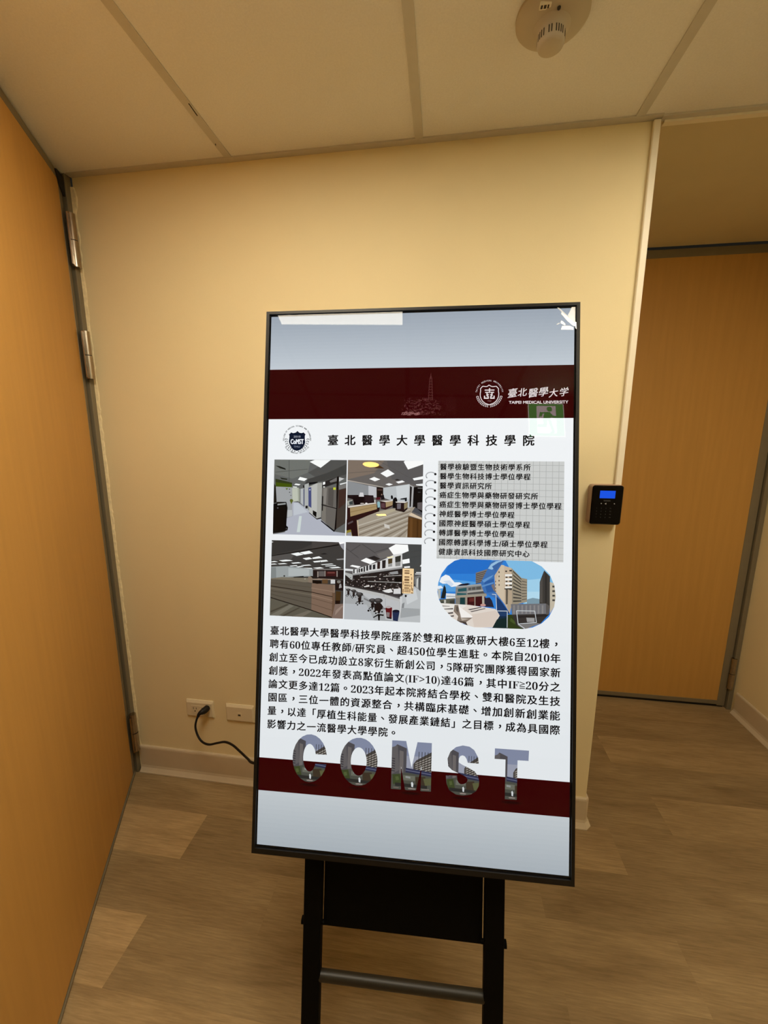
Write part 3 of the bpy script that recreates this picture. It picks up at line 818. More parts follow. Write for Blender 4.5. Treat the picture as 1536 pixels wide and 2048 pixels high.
        [22,16,16,251.1,655.6,250.9,669.6,253.8,669.6,253.9,655.6],
        [12,10,12,247.1,668.2,246.6,669.3,245.6,669.8,244.5,669.4,244,668.3,244.4,667.2,245.5,666.7,246.6,667.1],
        [12,10,12,250,671.3,249.6,672.4,248.5,672.9,247.4,672.5,246.9,671.4,247.3,670.3,248.4,669.9,249.5,670.2],
        [12,10,12,260.8,668.2,260.4,669.2,259.3,669.7,258.2,669.3,257.8,668.3,258.2,667.2,259.3,666.7,260.3,667.1],
        [150,146,144,248.6,654.9,250.8,654.8,250.8,656.3,248.7,656.4],
        [40,30,30,259.8,649.4,271,649,270,669.6,262.4,669.9],
        [52,50,50,275.4,648.8,274.1,651.6,270.5,653.7,265.5,654.7,260.5,654.2,256.8,652.3,255.4,649.6,256.7,646.8,260.3,644.6,265.3,643.7,270.3,644.2,274,646.1],
        [92,88,88,269.8,647.6,268.8,649,266,649.9,262.6,650,259.8,649.3,258.7,648.1,259.7,646.7,262.5,645.8,265.9,645.7,268.7,646.4],
        [26,20,20,257.7,671.4,275.7,667.9,275.3,665.4,257.3,668.9],
        [22,16,16,263.8,657.5,263.6,675.3,267.2,675.3,267.4,657.4],
        [12,10,12,258.7,673.5,258.2,674.9,256.8,675.5,255.4,675,254.8,673.7,255.3,672.3,256.7,671.7,258.1,672.2],
        [12,10,12,262.4,677.5,261.9,678.9,260.5,679.5,259.1,679,258.5,677.7,259,676.3,260.4,675.7,261.8,676.2],
        [12,10,12,276.2,673.5,275.7,674.9,274.3,675.5,272.9,675,272.3,673.6,272.9,672.3,274.2,671.6,275.6,672.1],
        [150,146,144,260.7,656.5,263.5,656.4,263.5,658.3,260.7,658.5],
        [30,22,22,256.1,656.1,271.8,655.5,276.8,662.5,272.1,668.6,268.7,678.3,257.7,674],
        [200,196,194,265.2,673.7,264.5,674.9,262.6,675.5,260.7,675.1,259.9,673.9,260.6,672.7,262.5,672.1,264.4,672.6],
        [14,12,12,254.1,686.4,266.3,678.7,278.6,679.7,277.8,682.9,270,682.1,269.5,693.2,266.3,693,265.2,682.7,255.4,688.2],
        [14,12,12,246.2,672.4,245.5,674.1,243.8,674.8,242.1,674.2,241.3,672.6,242,670.8,243.7,670.1,245.4,670.7],
        [92,20,26,281.7,664.9,288.8,662,296.7,663.4,296.1,687.3,284.5,685.4],
        [176,168,168,294.4,662.3,293.3,664.1,290.4,665.2,286.9,665.4,284,664.5,282.8,662.8,283.9,661.1,286.8,659.9,290.3,659.8,293.2,660.7],
        [132,120,120,284,674.1,291.5,674.7,290.8,685.7,284.5,684.2],
        [30,20,22,284,684.2,296.3,685.5,295.6,689.1,285.8,687.7],
        [34,44,76,297.4,670.2,313.3,671.9,309.9,693.2,299.1,691.9],
        [18,20,40,313.2,670.5,312.2,672.1,309.3,673.3,305.4,673.9,301.4,673.7,298.5,672.6,297.4,671.1,298.5,669.6,301.3,668.3,305.3,667.7,309.2,668,312.1,669],
    ],
    'campus_picture': [
        [48,128,214,393,551.4,648.1,543.8,649.7,696.8,395.8,708.7],
        [38,112,202,425,550.5,512.8,547.8,502.8,581.8,411.4,584.9],
        [86,158,222,393.7,594.4,478.7,600.4,479,621.7,394.3,624.8],
        [128,188,228,538.8,547.1,648.1,543.8,649.2,646.5,583.1,649.2,547.6,562.7],
        [160,208,234,582.4,593.2,616.4,588.5,617,640.9,583,642.3],
        [178,218,238,586.1,617.6,615.1,616.5,615.3,640.9,586.4,642.1],
        [240,243,246,403.5,593.2,413.2,586.6,421.2,589,426.6,595.4,433,602.9,443.5,602.5,449.8,605,447.2,609.5,426.1,613.3,417.1,606.1,407.3,606.8,400.1,603.2],
        [208,222,238,408.1,601.1,422.3,598.8,431.3,607.4,426,612.6,415.3,605.8],
        [232,238,244,395.5,612.3,403.8,611.1,408.4,616.3,396,619.4],
        [122,116,110,478.4,580.5,503,571.7,499.6,601.4,478.7,603],
        [76,66,64,478.7,583.2,501,575.7,501,577.1,478.8,584.8],
        [76,66,64,478.8,587.1,501.1,579.9,501.1,581.4,478.8,588.7],
        [76,66,64,478.9,591,501.1,584.2,501.1,585.6,478.9,592.6],
        [76,66,64,478.9,594.9,501.2,588.4,501.2,589.9,479,596.5],
        [76,66,64,479,598.8,501.2,592.7,501.3,594.1,479,600.4],
        [76,66,64,479,602.7,501.3,596.9,501.3,598.3,479.1,604.3],
        [220,224,226,414.8,627.6,435.1,627.8,435.3,638.4,415,640.5],
        [150,160,168,415.8,633,435.2,633.1,435.3,634.9,415.8,635.1],
        [28,34,36,403.8,638.8,406.7,624.4,410.4,609.1,414,615.2,415.3,625.8,412.3,639.3],
        [180,184,182,395.9,617.6,403.5,620.9,403.1,639.7,399,640.8],
        [92,92,80,401.3,641.6,434.4,637.6,434.6,650.9,401.5,651],
        [190,190,182,410.6,642.1,415,641.9,415.1,649,410.7,649.2],
        [50,56,50,401.8,646.9,410.7,645.6,410.7,651,402.2,651.3],
        [60,60,56,423,643.4,433.6,641.2,433.8,650.9,424,651.3],
        [134,134,132,435.8,611.7,461.2,608.1,494.4,603,503.5,626,496.7,635.1,435.3,638.4],
        [24,24,38,437.5,610.8,447.1,606,461.2,603.7,468.2,605.2,459.5,608.5],
        [168,170,168,435.8,611.7,459.5,608.9,496.2,604.2,496.6,606.1,459.5,611,435.8,614],
        [40,86,92,440.6,616.9,459.2,613.5,459.3,621,440.7,623.1],
        [44,92,96,438.6,625.8,458.9,626,458.9,629.2,438.7,631.2],
        [170,166,158,460.6,621.5,499.8,615.6,500.8,618.7,460.6,625],
        [84,82,78,463.1,613.7,490.2,609.2,490.3,616.3,463.2,619.1],
        [134,134,132,469.2,610.5,470.4,610.4,470.5,618.4,469.3,618.5],
        [134,134,132,478.4,609.3,479.7,609.2,479.8,617.2,478.6,617.2],
        [80,78,76,461.5,625,498.2,619.5,499.1,624.4,461.6,628.5],
        [156,148,132,435.2,631.9,500,625.3,503.5,630.5,435.3,637.2],
        [128,124,116,435.3,636.7,459,634.8,459.3,651.2,435.5,650.9],
        [24,60,62,445.5,635.7,456.1,635,456.3,650.9,445.2,650.7],
        [62,20,22,459,634.8,497.4,630.2,516,653.8,489.9,653.1,459.3,651.2],
        [96,40,36,465.2,636.4,475.7,635.1,475.8,643,465.3,644.3],
        [40,38,54,496.4,640.5,501.9,634,509.1,632.9,514.1,639.7,518.7,654.5,497.8,651.3],
        [160,150,134,458.2,634.9,461,634.8,461.2,651.1,458.1,650.8],
        [150,140,126,476.4,632.7,478.5,632.7,478.8,652.1,476.7,652.2],
        [178,168,152,492.7,630,497.3,629.8,498.3,652.7,493.4,652.1],
        [196,150,140,501.4,650,499.6,652.3,495.2,653.4,490.7,652.6,488.9,650.5,490.7,648.2,495.1,647,499.5,647.8],
        [224,214,204,400.9,649.3,465.4,650.9,521.3,657.4,532.2,669.8,515.8,697.8,476.7,699.6,427.3,684.1,402,656.7],
        [232,228,222,401.8,649.6,461.9,651.6,444.6,663.8,409.3,670.7],
        [216,202,190,471,671.6,521.3,660.6,530.1,669.9,514.9,696.9,476.7,697.8],
        [92,86,86,462.1,660.8,490,654.3,492.6,655.6,467.4,662.3],
        [92,86,86,467.4,665,499.1,656.6,500.8,657.9,470.9,666.3],
        [92,86,86,409.2,661.8,430.7,659.1,430.8,662.1,411,663.1],
        [92,86,86,414.3,670.8,430.9,667.6,430.9,671.2,416.5,673.4],
        [92,86,86,419.7,677.3,432.7,674.5,432.8,677.8,421.9,679.4],
        [92,86,86,403.7,654.8,423.2,654.9,423.2,655.8,403.7,656.6],
        [244,240,236,440.9,653.3,453.3,661.7,473.2,675.4,471.1,679,448.3,680,443.8,669.2],
        [132,118,106,433.8,652.2,441.7,651.5,444.6,665.6,448.7,679.3,473.2,678.2,459,688.9,445,691.3,439.3,687.1,442.1,676.4,431.9,666.1],
        [90,80,74,437.7,655.2,441.8,655.1,442,669.3,437.5,664.1],
        [186,174,162,444.7,672.7,450.1,680.4,465.9,681.5,450.2,685.8],
        [70,60,56,439.6,686.2,459,688,463.5,696.7,450.3,690.2],
        [62,112,178,502.7,573,509.4,556.8,516.3,553.1,539.2,551.5,520.2,582.1,516.6,599,521.1,621.8,541.9,649.2,552.5,666.3,524.8,661.3,521.3,634.2,496.5,622.8,489.2,601.8],
        [44,92,160,496.1,599.8,516.9,592,520.8,620.1,503.4,622.5],
        [100,150,204,492.6,596.4,516.8,583.1,513.4,588.6,496.2,601.5],
        [90,140,196,491,607.9,517,599,517,602.6,492.8,611.4],
        [150,190,224,504.4,570.3,511.2,560.3,521.6,553.8,535.4,551.6,523.5,565.2,513.1,572.6],
        [60,100,160,513,565.6,526.8,556.3,537.1,552.4,520.1,575.9],
        [28,58,106,521.2,628.9,531.4,637.3,552.5,666.3,545.6,666.6,524.8,660.4],
        [120,112,112,511.9,606.3,517.9,602.5,522.5,621.8,516.4,616.7],
        [24,44,66,531.8,669.8,524.8,661.3,545.5,660.5,548.6,698,515,699.6],
        [34,60,100,524.8,661.3,545.5,660.5,546.5,671.8,531.9,672.5],
        [20,40,40,525.1,679.8,547.4,675.3,548.1,698,515,699.6],
        [48,60,26,547.3,668.3,556.8,667.9,569.9,685.7,582.9,699,547.7,698.1],
        [70,84,40,554.3,675,566.4,684.9,563.1,688.6,552.7,682.1],
        [198,178,154,518.5,585.2,532.9,561.4,554.6,567.8,555.6,613.5,552.5,666.6,541.9,647.8,520.8,620.4],
        [206,190,166,532.9,561.4,539,562.1,540.1,644,524.3,621.7,520.5,598.9],
        [152,142,122,554.6,567.8,575.8,588.2,587.8,590.4,588.1,639.4,565.9,645.6,551.3,645.3,555.2,615.3],
        [178,160,136,547.5,612.9,556.1,614.4,556.5,643.3,552.1,666.3,546.3,652.5],
        [70,68,62,557.8,572.9,575.5,590.3,575.5,592.7,557.8,576.1],
        [70,68,62,557.9,581,575.6,596.1,575.6,598.6,557.9,584.2],
        [70,68,62,558,589.1,575.7,601.9,575.7,604.4,558,592.3],
        [70,68,62,558.1,597.2,575.7,607.7,575.8,610.2,558.1,600.4],
        [70,68,62,558.2,605.3,575.8,613.5,575.8,616,558.2,608.5],
        [70,68,62,558.3,613.4,575.9,619.3,575.9,621.8,558.3,616.6],
        [70,68,62,558.4,621.5,576,625.1,576,627.6,558.5,624.6],
        [70,68,62,558.5,629.5,576,630.9,576.1,633.4,558.6,632.7],
        [70,68,62,558.6,637.6,576.1,636.7,576.1,639.2,558.7,640.8],
        [92,86,76,576.6,594.3,586.9,596.6,586.9,598,576.6,596.2],
        [92,86,76,576.7,601,587,602.5,587,603.9,576.7,602.9],
        [92,86,76,576.8,607.6,587,608.5,587.1,609.9,576.8,609.6],
        [92,86,76,576.8,614.3,587.1,614.4,587.1,615.8,576.9,616.2],
        [92,86,76,576.9,620.9,587.2,620.4,587.2,621.8,577,622.9],
        [92,86,76,577,627.6,587.3,626.3,587.3,627.7,577,629.5],
        [92,86,76,577.1,634.3,587.3,632.3,587.3,633.7,577.1,636.2],
        [238,236,230,541,581.4,555.8,580.9,555.9,585.5,541,586],
        [66,64,58,542.4,586.7,546.2,586.5,546.3,589.4,542.5,589.5],
        [66,64,58,550,585.7,555.5,585.5,555.6,588.7,550.1,588.9],
        [84,74,62,527.1,575.7,529.3,575.6,529.4,579.2,527.1,579.2],
        [110,98,80,520.1,596.3,521.8,596.2,521.9,599.7,520.1,599.8],
        [238,236,230,541.1,590.2,555.9,589.7,556,594.3,541.2,594.8],
        [66,64,58,542.6,595.5,546.4,595.4,546.4,598.2,542.6,598.3],
        [66,64,58,550.1,594.5,555.6,594.3,555.7,597.5,550.2,597.7],
        [84,74,62,527.2,584.9,529.4,584.8,529.5,588.4,527.2,588.4],
        [110,98,80,520.2,603.3,521.9,603.3,522,606.8,520.2,606.9],
        [238,236,230,541.2,599.1,556,598.5,556.1,603.1,541.3,603.6],
        [66,64,58,542.7,604.3,546.5,604.2,546.5,607,542.7,607.1],
        [66,64,58,550.3,603.3,555.8,603.1,555.8,606.3,550.3,606.5],
        [84,74,62,527.3,594.1,529.6,594,529.6,597.5,527.4,597.6],
        [110,98,80,520.3,610.4,522,610.3,522.1,613.9,520.3,613.9],
        [238,236,230,541.3,607.9,556.2,607.3,556.2,611.9,541.4,612.4],
        [66,64,58,542.8,613.1,546.6,613,546.6,615.8,542.8,615.9],
        [66,64,58,550.4,612.1,555.9,611.9,555.9,615.1,550.4,615.3],
        [84,74,62,527.5,603.3,529.7,603.2,529.8,606.7,527.5,606.8],
        [110,98,80,520.4,617.4,522.1,617.4,522.2,620.9,520.4,621],
        [70,66,60,540,612,556,610.7,556.1,613.8,540.1,614.4],
        [96,88,76,542.8,615.4,547.7,614.8,547.4,645.8,543.3,646.5],
        [66,62,56,541.2,573.5,545.2,573.4,545.2,576.5,541.3,576.7],
        [66,62,56,549.8,571.8,555.3,571.6,555.4,574.8,549.9,575],
        [124,152,166,587.7,634.2,599.9,630.2,614.4,632.3,614.5,644.5,587.8,643.8],
        [62,59,56,623,570.5,635.3,583,636.1,647.1,634.2,666.3,623.9,651,614,641.9,614,595.6],
        [48,46,44,624.8,574.3,629,578.5,629.9,654.3,625.6,651],
        [80,76,72,614.8,595.6,619.8,584.9,620.4,640.7,615,638.3],
        [194,184,164,635.1,594.9,648.7,598.7,649.1,639.6,635.9,662.7],
        [70,68,64,640.3,602.5,645.7,602.3,645.7,606.3,640.3,606.5],
        [70,68,64,640.4,612.3,645.8,612.1,645.8,616.1,640.4,616.3],
        [70,68,64,640.5,622,645.9,621.8,645.9,625.8,640.6,626],
        [70,68,64,640.6,631.7,646,631.5,646,635.5,640.7,635.7],
        [112,112,116,553.9,645.5,627.5,641.3,627.8,665.7,556.8,668.7],
        [136,134,134,559.1,647.6,562.5,647.5,562.8,665.9,559.3,666],
        [136,134,134,567.7,647.3,571.1,647.1,571.3,665.5,567.9,665.6],
        [136,134,134,576.2,646.9,579.7,646.8,579.9,665.1,576.5,665.3],
        [136,134,134,584.8,646.6,588.2,646.4,588.4,664.8,585,664.9],
        [136,134,134,593.3,646.2,596.7,646.1,596.9,664.4,593.5,664.5],
        [136,134,134,601.8,645.9,605.2,645.7,605.4,664,602,664.2],
        [136,134,134,610.3,645.5,613.7,645.4,613.9,663.7,610.5,663.8],
        [136,134,134,618.8,645.2,622.2,645,622.4,663.3,619,663.4],
        [54,50,48,556.8,668.2,635,662.8,615.9,685.3,583.7,698.1,566.5,691.1],
        [40,36,36,569.7,670.8,634.2,664.5,630.9,668.1,571.4,674.2],
        [156,156,156,586.8,673.2,604.2,673.1,604.3,681.8,588.6,682.6],
        [122,120,118,568.2,689.2,607.4,683.1,616.7,684.8,584.6,698.1,575.1,694.2],
        [90,86,84,627.2,640.5,636.1,647.1,634.2,664.5,627.8,664.8],
        [206,212,216,566.1,659.8,604.5,659,604.5,657.6,566.1,658.4],
        [206,212,216,603.8,658.4,607.5,682.7,608.9,682.4,605.2,658.2],
        [206,212,216,608.1,681.9,569.8,686.7,570,688.1,608.3,683.2],
        [206,212,216,570.6,687.3,566.8,658.9,565.4,659.2,569.2,687.5],
        [206,212,216,521.4,625.4,523.6,661.4,525,661.3,522.7,625.3],
        [206,212,216,524.3,662.1,546.7,661.5,546.7,660,524.3,660.6],
        [206,212,216,546,660.8,546.2,696.4,547.5,696.3,547.4,660.7],
        [206,212,216,569.5,688,583.3,697.3,584.1,696.1,570.3,686.8],
        [206,212,216,513.8,626.3,522,626.9,522.1,625.5,514,624.9],
    ],
    'campus_outline': [
        [446.2,551.1],
        [597.3,551.5],
        [617.8,562.2],
        [635,579.2],
        [644.5,601.5],
        [647.6,625.7],
        [644.5,648.5],
        [634.3,669.7],
        [619.2,684.3],
        [600.7,693.9],
        [580.3,697.9],
        [476.7,699.1],
        [452.1,692.8],
        [429,680.5],
        [410.9,661.7],
        [399.9,642.5],
        [395.7,624.8],
        [397.5,605],
        [404.3,585.1],
        [416.4,567.7],
        [432.2,555.6],
    ],
    'letters': {'C': [[156.4,998.2,153.3,984.8,129.7,991.5,131.3,998.6],[153.3,984.8,147.6,973.1,127.3,985.4,129.7,991.5],[147.6,973.1,139.8,963.9,124.2,980.8,127.3,985.4],[139.8,963.9,130.3,957.8,120.7,977.9,124.2,980.8],[130.3,957.8,120,955.3,117,976.8,120.7,977.9],[120,955.3,109.5,956.7,113.3,977.8,117,976.8],[109.5,956.7,99.5,961.7,109.8,980.7,113.3,977.8],[99.5,961.7,90.8,970,106.8,985.3,109.8,980.7],[90.8,970,84,981.2,104.5,991.3,106.8,985.3],[84,981.2,79.6,994.3,103,998.4,104.5,991.3],[79.6,994.3,77.9,1008.4,102.4,1006.1,103,998.4],[77.9,1008.4,79.1,1022.5,102.7,1013.9,102.4,1006.1],[79.1,1022.5,83,1035.6,104,1021.3,102.7,1013.9],[83,1035.6,89.3,1046.8,106.1,1027.8,104,1021.3],[89.3,1046.8,97.7,1055.2,109,1033,106.1,1027.8],[97.7,1055.2,107.4,1060.3,112.3,1036.6,109,1033],[107.4,1060.3,117.9,1061.7,116,1038.3,112.3,1036.6],[117.9,1061.7,128.3,1059.3,119.8,1038.1,116,1038.3],[128.3,1059.3,137.9,1053.4,123.3,1035.9,119.8,1038.1],[137.9,1053.4,146.1,1044.3,126.5,1031.9,123.3,1035.9],[146.1,1044.3,152.3,1032.6,129.1,1026.4,126.5,1031.9],[152.3,1032.6,156,1019.3,130.9,1019.6,129.1,1026.4]], 'O': [[271.2,1004.5,269.8,992,246.2,998.6,246.9,1006],[269.8,992,265.9,980.5,244.5,991.7,246.2,998.6],[265.9,980.5,260,970.5,241.9,985.7,244.5,991.7],[260,970.5,252.3,962.6,238.6,981,241.9,985.7],[252.3,962.6,243.2,957.4,234.7,977.8,238.6,981],[243.2,957.4,233.3,955,230.5,976.3,234.7,977.8],[233.3,955,223.2,955.8,226.2,976.6,230.5,976.3],[223.2,955.8,213.3,959.5,222,978.7,226.2,976.6],[213.3,959.5,204.5,966.1,218.3,982.5,222,978.7],[204.5,966.1,197,975.1,215.1,987.8,218.3,982.5],[197,975.1,191.5,986.1,212.8,994.1,215.1,987.8],[191.5,986.1,188.1,998.3,211.5,1001.3,212.8,994.1],[188.1,998.3,187.2,1011,211.1,1008.8,211.5,1001.3],[187.2,1011,188.7,1023.6,211.8,1016.2,211.1,1008.8],[188.7,1023.6,192.6,1035.2,213.5,1023.1,211.8,1016.2],[192.6,1035.2,198.7,1045.2,216.1,1029.1,213.5,1023.1],[198.7,1045.2,206.5,1053,219.4,1033.9,216.1,1029.1],[206.5,1053,215.6,1058.2,223.3,1037,219.4,1033.9],[215.6,1058.2,225.5,1060.4,227.6,1038.5,223.3,1037],[225.5,1060.4,235.6,1059.5,231.9,1038.1,227.6,1038.5],[235.6,1059.5,245.4,1055.7,236,1036,231.9,1038.1],[245.4,1055.7,254.2,1049.1,239.7,1032.2,236,1036],[254.2,1049.1,261.5,1040.1,242.8,1027,239.7,1032.2],[261.5,1040.1,267,1029.2,245.1,1020.6,242.8,1027],[267,1029.2,270.3,1017.1,246.5,1013.5,245.1,1020.6],[270.3,1017.1,271.2,1004.5,246.9,1006,246.5,1013.5]], 'M': [[302.7,955.3,322.9,954.7,323.9,1060.5,302.1,1060.8],[369.8,955.4,389.8,955,389.5,1059.7,366.8,1060.3],[312.6,955,333.7,954.6,357,1059.5,333.1,1060.4],[358.5,955.3,378.9,955.1,357,1059.5,335.8,1060.9]], 'S': [[491.2,991.6,489.7,978.4,465.3,983.6,467.2,991.3],[489.7,978.4,481.2,963.4,461.5,978.3,465.3,983.6],[481.2,963.4,471.1,956.8,458.1,976.8,461.5,978.3],[471.1,956.8,456.6,955.2,455.8,976.5,458.1,976.8],[456.6,955.2,442.2,959.7,451.4,978.4,455.8,976.5],[442.2,959.7,430,970.7,448.6,983.8,451.4,978.4],[430,970.7,424.2,985.7,448.3,992.1,448.6,983.8],[424.2,985.7,426.1,1002.3,456.2,996.6,448.3,992.1],[426.1,1002.3,434,1009.5,469.6,1002.2,456.2,996.6],[434,1009.5,445.3,1014.2,483,1008.9,469.6,1002.2],[445.3,1014.2,455.4,1017.4,489.8,1018.4,483,1008.9],[455.4,1017.4,464.4,1021.5,492.6,1028.1,489.8,1018.4],[464.4,1021.5,468.3,1027.9,491.9,1039.2,492.6,1028.1],[468.3,1027.9,466.1,1033.6,485.9,1050.8,491.9,1039.2],[466.1,1033.6,460.2,1037.5,475,1058.4,485.9,1050.8],[460.2,1037.5,453.5,1038.7,459.5,1062,475,1058.4],[453.5,1038.7,448.3,1035.1,443.8,1061.1,459.5,1062],[448.3,1035.1,446,1029.7,429.2,1053.4,443.8,1061.1],[446,1029.7,445.4,1023.1,422.9,1039.4,429.2,1053.4],[445.4,1023.1,445,1020.9,421.2,1021.7,422.9,1039.4]], 'T': [[524.9,956.2,596.2,955.9,595.4,977.5,524.5,978.6],[547.5,977.2,572.6,977.5,571.9,1061.5,547.1,1062.1]]},
    'note': [
        [392.7,334.8],
        [664.1,334.3],
        [664.3,550.5],
        [391.9,549.2],
    ],
    'rings': [
        [386.8,364.9],
        [386.7,383.2],
        [386.6,401.5],
        [386.5,419.8],
        [386.4,438.1],
        [386.3,456.4],
        [386.2,474.7],
        [386.2,492.9],
        [386.1,511.1],
    ],
    'shield': [
        [500.8,166.5],
        [504.7,169.1],
        [508.9,170.3],
        [513.3,169.8],
        [517.1,169.6],
        [519,172.3],
        [521.5,174.7],
        [521.3,180.3],
        [522.3,186.1],
        [521.8,192.2],
        [519.8,197.7],
        [516.1,203.2],
        [510.7,207.2],
        [501.9,210.6],
        [492.9,207],
        [487.9,203],
        [484.2,197.4],
        [482.4,191.8],
        [482,185.7],
        [482.9,179.8],
        [482.5,174.3],
        [484.9,171.9],
        [486.9,169.2],
        [490.8,169.6],
        [495,170.1],
        [498.2,169],
    ],
    'cshield': [
        [69.3,267.6],
        [71.6,270.1],
        [74.7,272.2],
        [79.6,273.1],
        [84.5,271.3],
        [86.4,274],
        [88.9,275.5],
        [87.2,279.7],
        [87.5,287.5],
        [88.7,293.5],
        [87.1,300.2],
        [82.4,307.4],
        [75.8,312.2],
        [69.6,314.1],
        [62.8,312.3],
        [56.5,306.9],
        [52,299.6],
        [49.8,293],
        [50.6,284.5],
        [50.9,279.7],
        [49.5,275.5],
        [52.5,274],
        [54.3,271.2],
        [59.3,273.1],
        [64.8,271.9],
        [67.6,270.1],
    ],
    'film': [
        [[673.5,-0.1],[680.9,0.1],[681,35],[676.9,33.8],[665,18.5]],
        [[641.7,1.3],[646.4,1.8],[677.9,32.3],[677.4,36],[666.6,27.6]],
        [[649.9,15.9],[651.6,12.4],[666.6,25],[680.7,37.2],[680.8,43.1],[675.4,41.8],[664.1,31.9]],
        [[649.8,31.5],[653.9,32.4],[659.6,38.7],[658.1,41.4],[649.3,36.8]],
        [[651.9,43.4],[668.3,43.3],[675.5,46.7],[676,51.5],[649.5,51.4]],
        [[639.6,39.8],[646.2,36.2],[647.3,37.6],[641.1,40.9]],
        [[677.9,36],[680.7,36.6],[681,52.2],[678.6,48.9]],
    ],
    'cord': [
        [0.3285,-0.045,0.3406],
        [0.3232,-0.06,0.3218],
        [0.3193,-0.065,0.2911],
        [0.334,-0.075,0.262],
        [0.3584,-0.085,0.2458],
        [0.396,-0.1,0.2516],
        [0.4427,-0.115,0.2766],
        [0.4839,-0.13,0.2985],
        [0.5259,-0.15,0.3075],
        [0.5717,-0.18,0.3111],
        [0.6216,-0.22,0.3235],
        [0.6648,-0.26,0.3467],
    ],
}
# ------------------------------------------------------------------ room shell
H, W_END, XR, YR, YF = 2.316, 1.847, 2.86, 0.83, -6.2
R0 = random.Random(5)

# floor: vinyl planks, each a face with its own tone and grain seed
fl = MB()
joints = {-1: 2.162, 0: 1.936, 1: 0.411, 3: 0.418}
tones = {(-1, 0): 0.86, (-1, 1): 1.0, (0, 0): 1.03, (0, 1): 0.86, (1, 0): 1.32, (1, 1): 0.83, (3, 0): 1.38, (3, 1): 0.90,
         (2, 0): 0.90, (2, 1): 0.92, (4, 0): 1.12, (4, 1): 1.02}
for row in range(-5, 37):
    y1, y0 = -0.17 * row, -0.17 * (row + 1)
    y1, y0 = min(y1, YR + 0.02), max(y0, YF)
    if y0 >= y1:
        continue
    j = joints.get(row, R0.uniform(0.2, 1.4))
    xs = [j - 1.22 * k for k in range(3, 0, -1)] + [j + 1.22 * k for k in range(0, 4)]
    k0 = 0
    for i in range(len(xs) - 1):
        a, b = max(xs[i], -0.25), min(xs[i + 1], XR + 0.05)
        if b <= a:
            continue
        side = 0 if xs[i] < j - 0.01 else 1
        t = tones.get((row, side), R0.uniform(0.85, 1.12)) if abs(xs[i] - j) < 1.3 and row in (-1, 0, 1, 2, 3, 4) else R0.uniform(0.85, 1.1)
        fl.face([(a, y0, 0), (b, y0, 0), (b, y1, 0), (a, y1, 0)], (t, R0.random(), 0))
floor = struct(fl.build('floor', FLOOR), 'brown wood-grain vinyl plank floor')

SCUFFS = ((0.5868, -0.213, 0.05, 0.042), (0.5741, -0.0806, 0.4, 0.007), (0.5830, -0.0135, 0.35, 0.014))
# ceiling: suspended tiles in front, flush painted soffit over the door recess
c = MB()
c.box((-0.25, YF, H), (XR, 0.0, H + 0.03))
ceiling = struct(c.build('ceiling', TILE), 'suspended ceiling of pale textured tiles')
g = MB()
for x in (-0.02, 0.581, 1.182, 1.787, 2.388):
    g.box((x - 0.012, YF, H - 0.0025), (x + 0.012, -0.021, H - 0.0002))
for y in (-0.632, -1.238, -1.84, -2.44, -3.64, -4.24, -5.44):
    g.box((-0.25, y - 0.012, H - 0.0024), (XR, y + 0.012, H - 0.0004))
g.build('ceiling_grid', GRID, ceiling)
for q in SCUFFS:
    g = MB()
    g.box((-0.0012, -q[3] / 2, -0.0032), (0.0012, q[3] / 2, -0.0022), Matrix.Translation((q[0], q[1], H)) @ Matrix.Rotation(q[2], 4, 'Z'))
    g.build('scuff_mark', STEEL_DARK, ceiling)
g = MB()
g.box((0.0, -0.022, H - 0.004), (W_END, 0.0, H - 0.0001))
g.box((W_END, -0.018, H - 0.006), (XR, 0.002, H - 0.0001))
struct(g.build('trim_1', GRID), 'metal wall angle where ceiling meets the back wall')
g = MB()
g.box((W_END + 0.01, -0.004, H - 0.012), (XR, 0.012, H - 0.0062))
struct(g.build('trim_2', RACEWAY), 'pale edge strip between tiled ceiling and recess ceiling')
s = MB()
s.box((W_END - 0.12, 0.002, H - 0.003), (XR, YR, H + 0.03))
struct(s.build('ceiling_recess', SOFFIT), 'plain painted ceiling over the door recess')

# walls
b = MB()
b.box((0.0, 0.0, 0.0), (W_END, YR, H))
struct(b.build('wall_back', WALL, bevel=0.003), 'cream wall behind the display')
b = MB(); b.box((XR, YF, 0), (XR + 0.1, YR + 0.1, H))
struct(b.build('wall_right', WALL), 'cream right wall beside the recessed door')
b = MB(); b.box((-0.35, YF, 0), (-0.25, 0.1, H))
struct(b.build('wall_passage', WALL), 'wall across the passage behind the open door')
b = MB(); b.box((-0.1, YF, 0), (0.0, -1.18, H)); b.box((-0.25, -1.28, 0), (-0.1, -1.18, H)); b.box((-0.25, -0.06, 0), (-0.06, 0.1, H))
struct(b.build('wall_left', WALL), 'cream left wall beyond the open door')
b = MB(); b.box((-0.35, YF - 0.1, 0), (XR + 0.1, YF, H))
struct(b.build('wall_rear', WALL), 'cream wall at the far end of the corridor')
b = MB(); b.box((W_END, YR + 0.045, 0), (XR, YR + 0.1, H))
struct(b.build('wall_recess', STEEL_DARK), 'dark backing behind the recessed door')

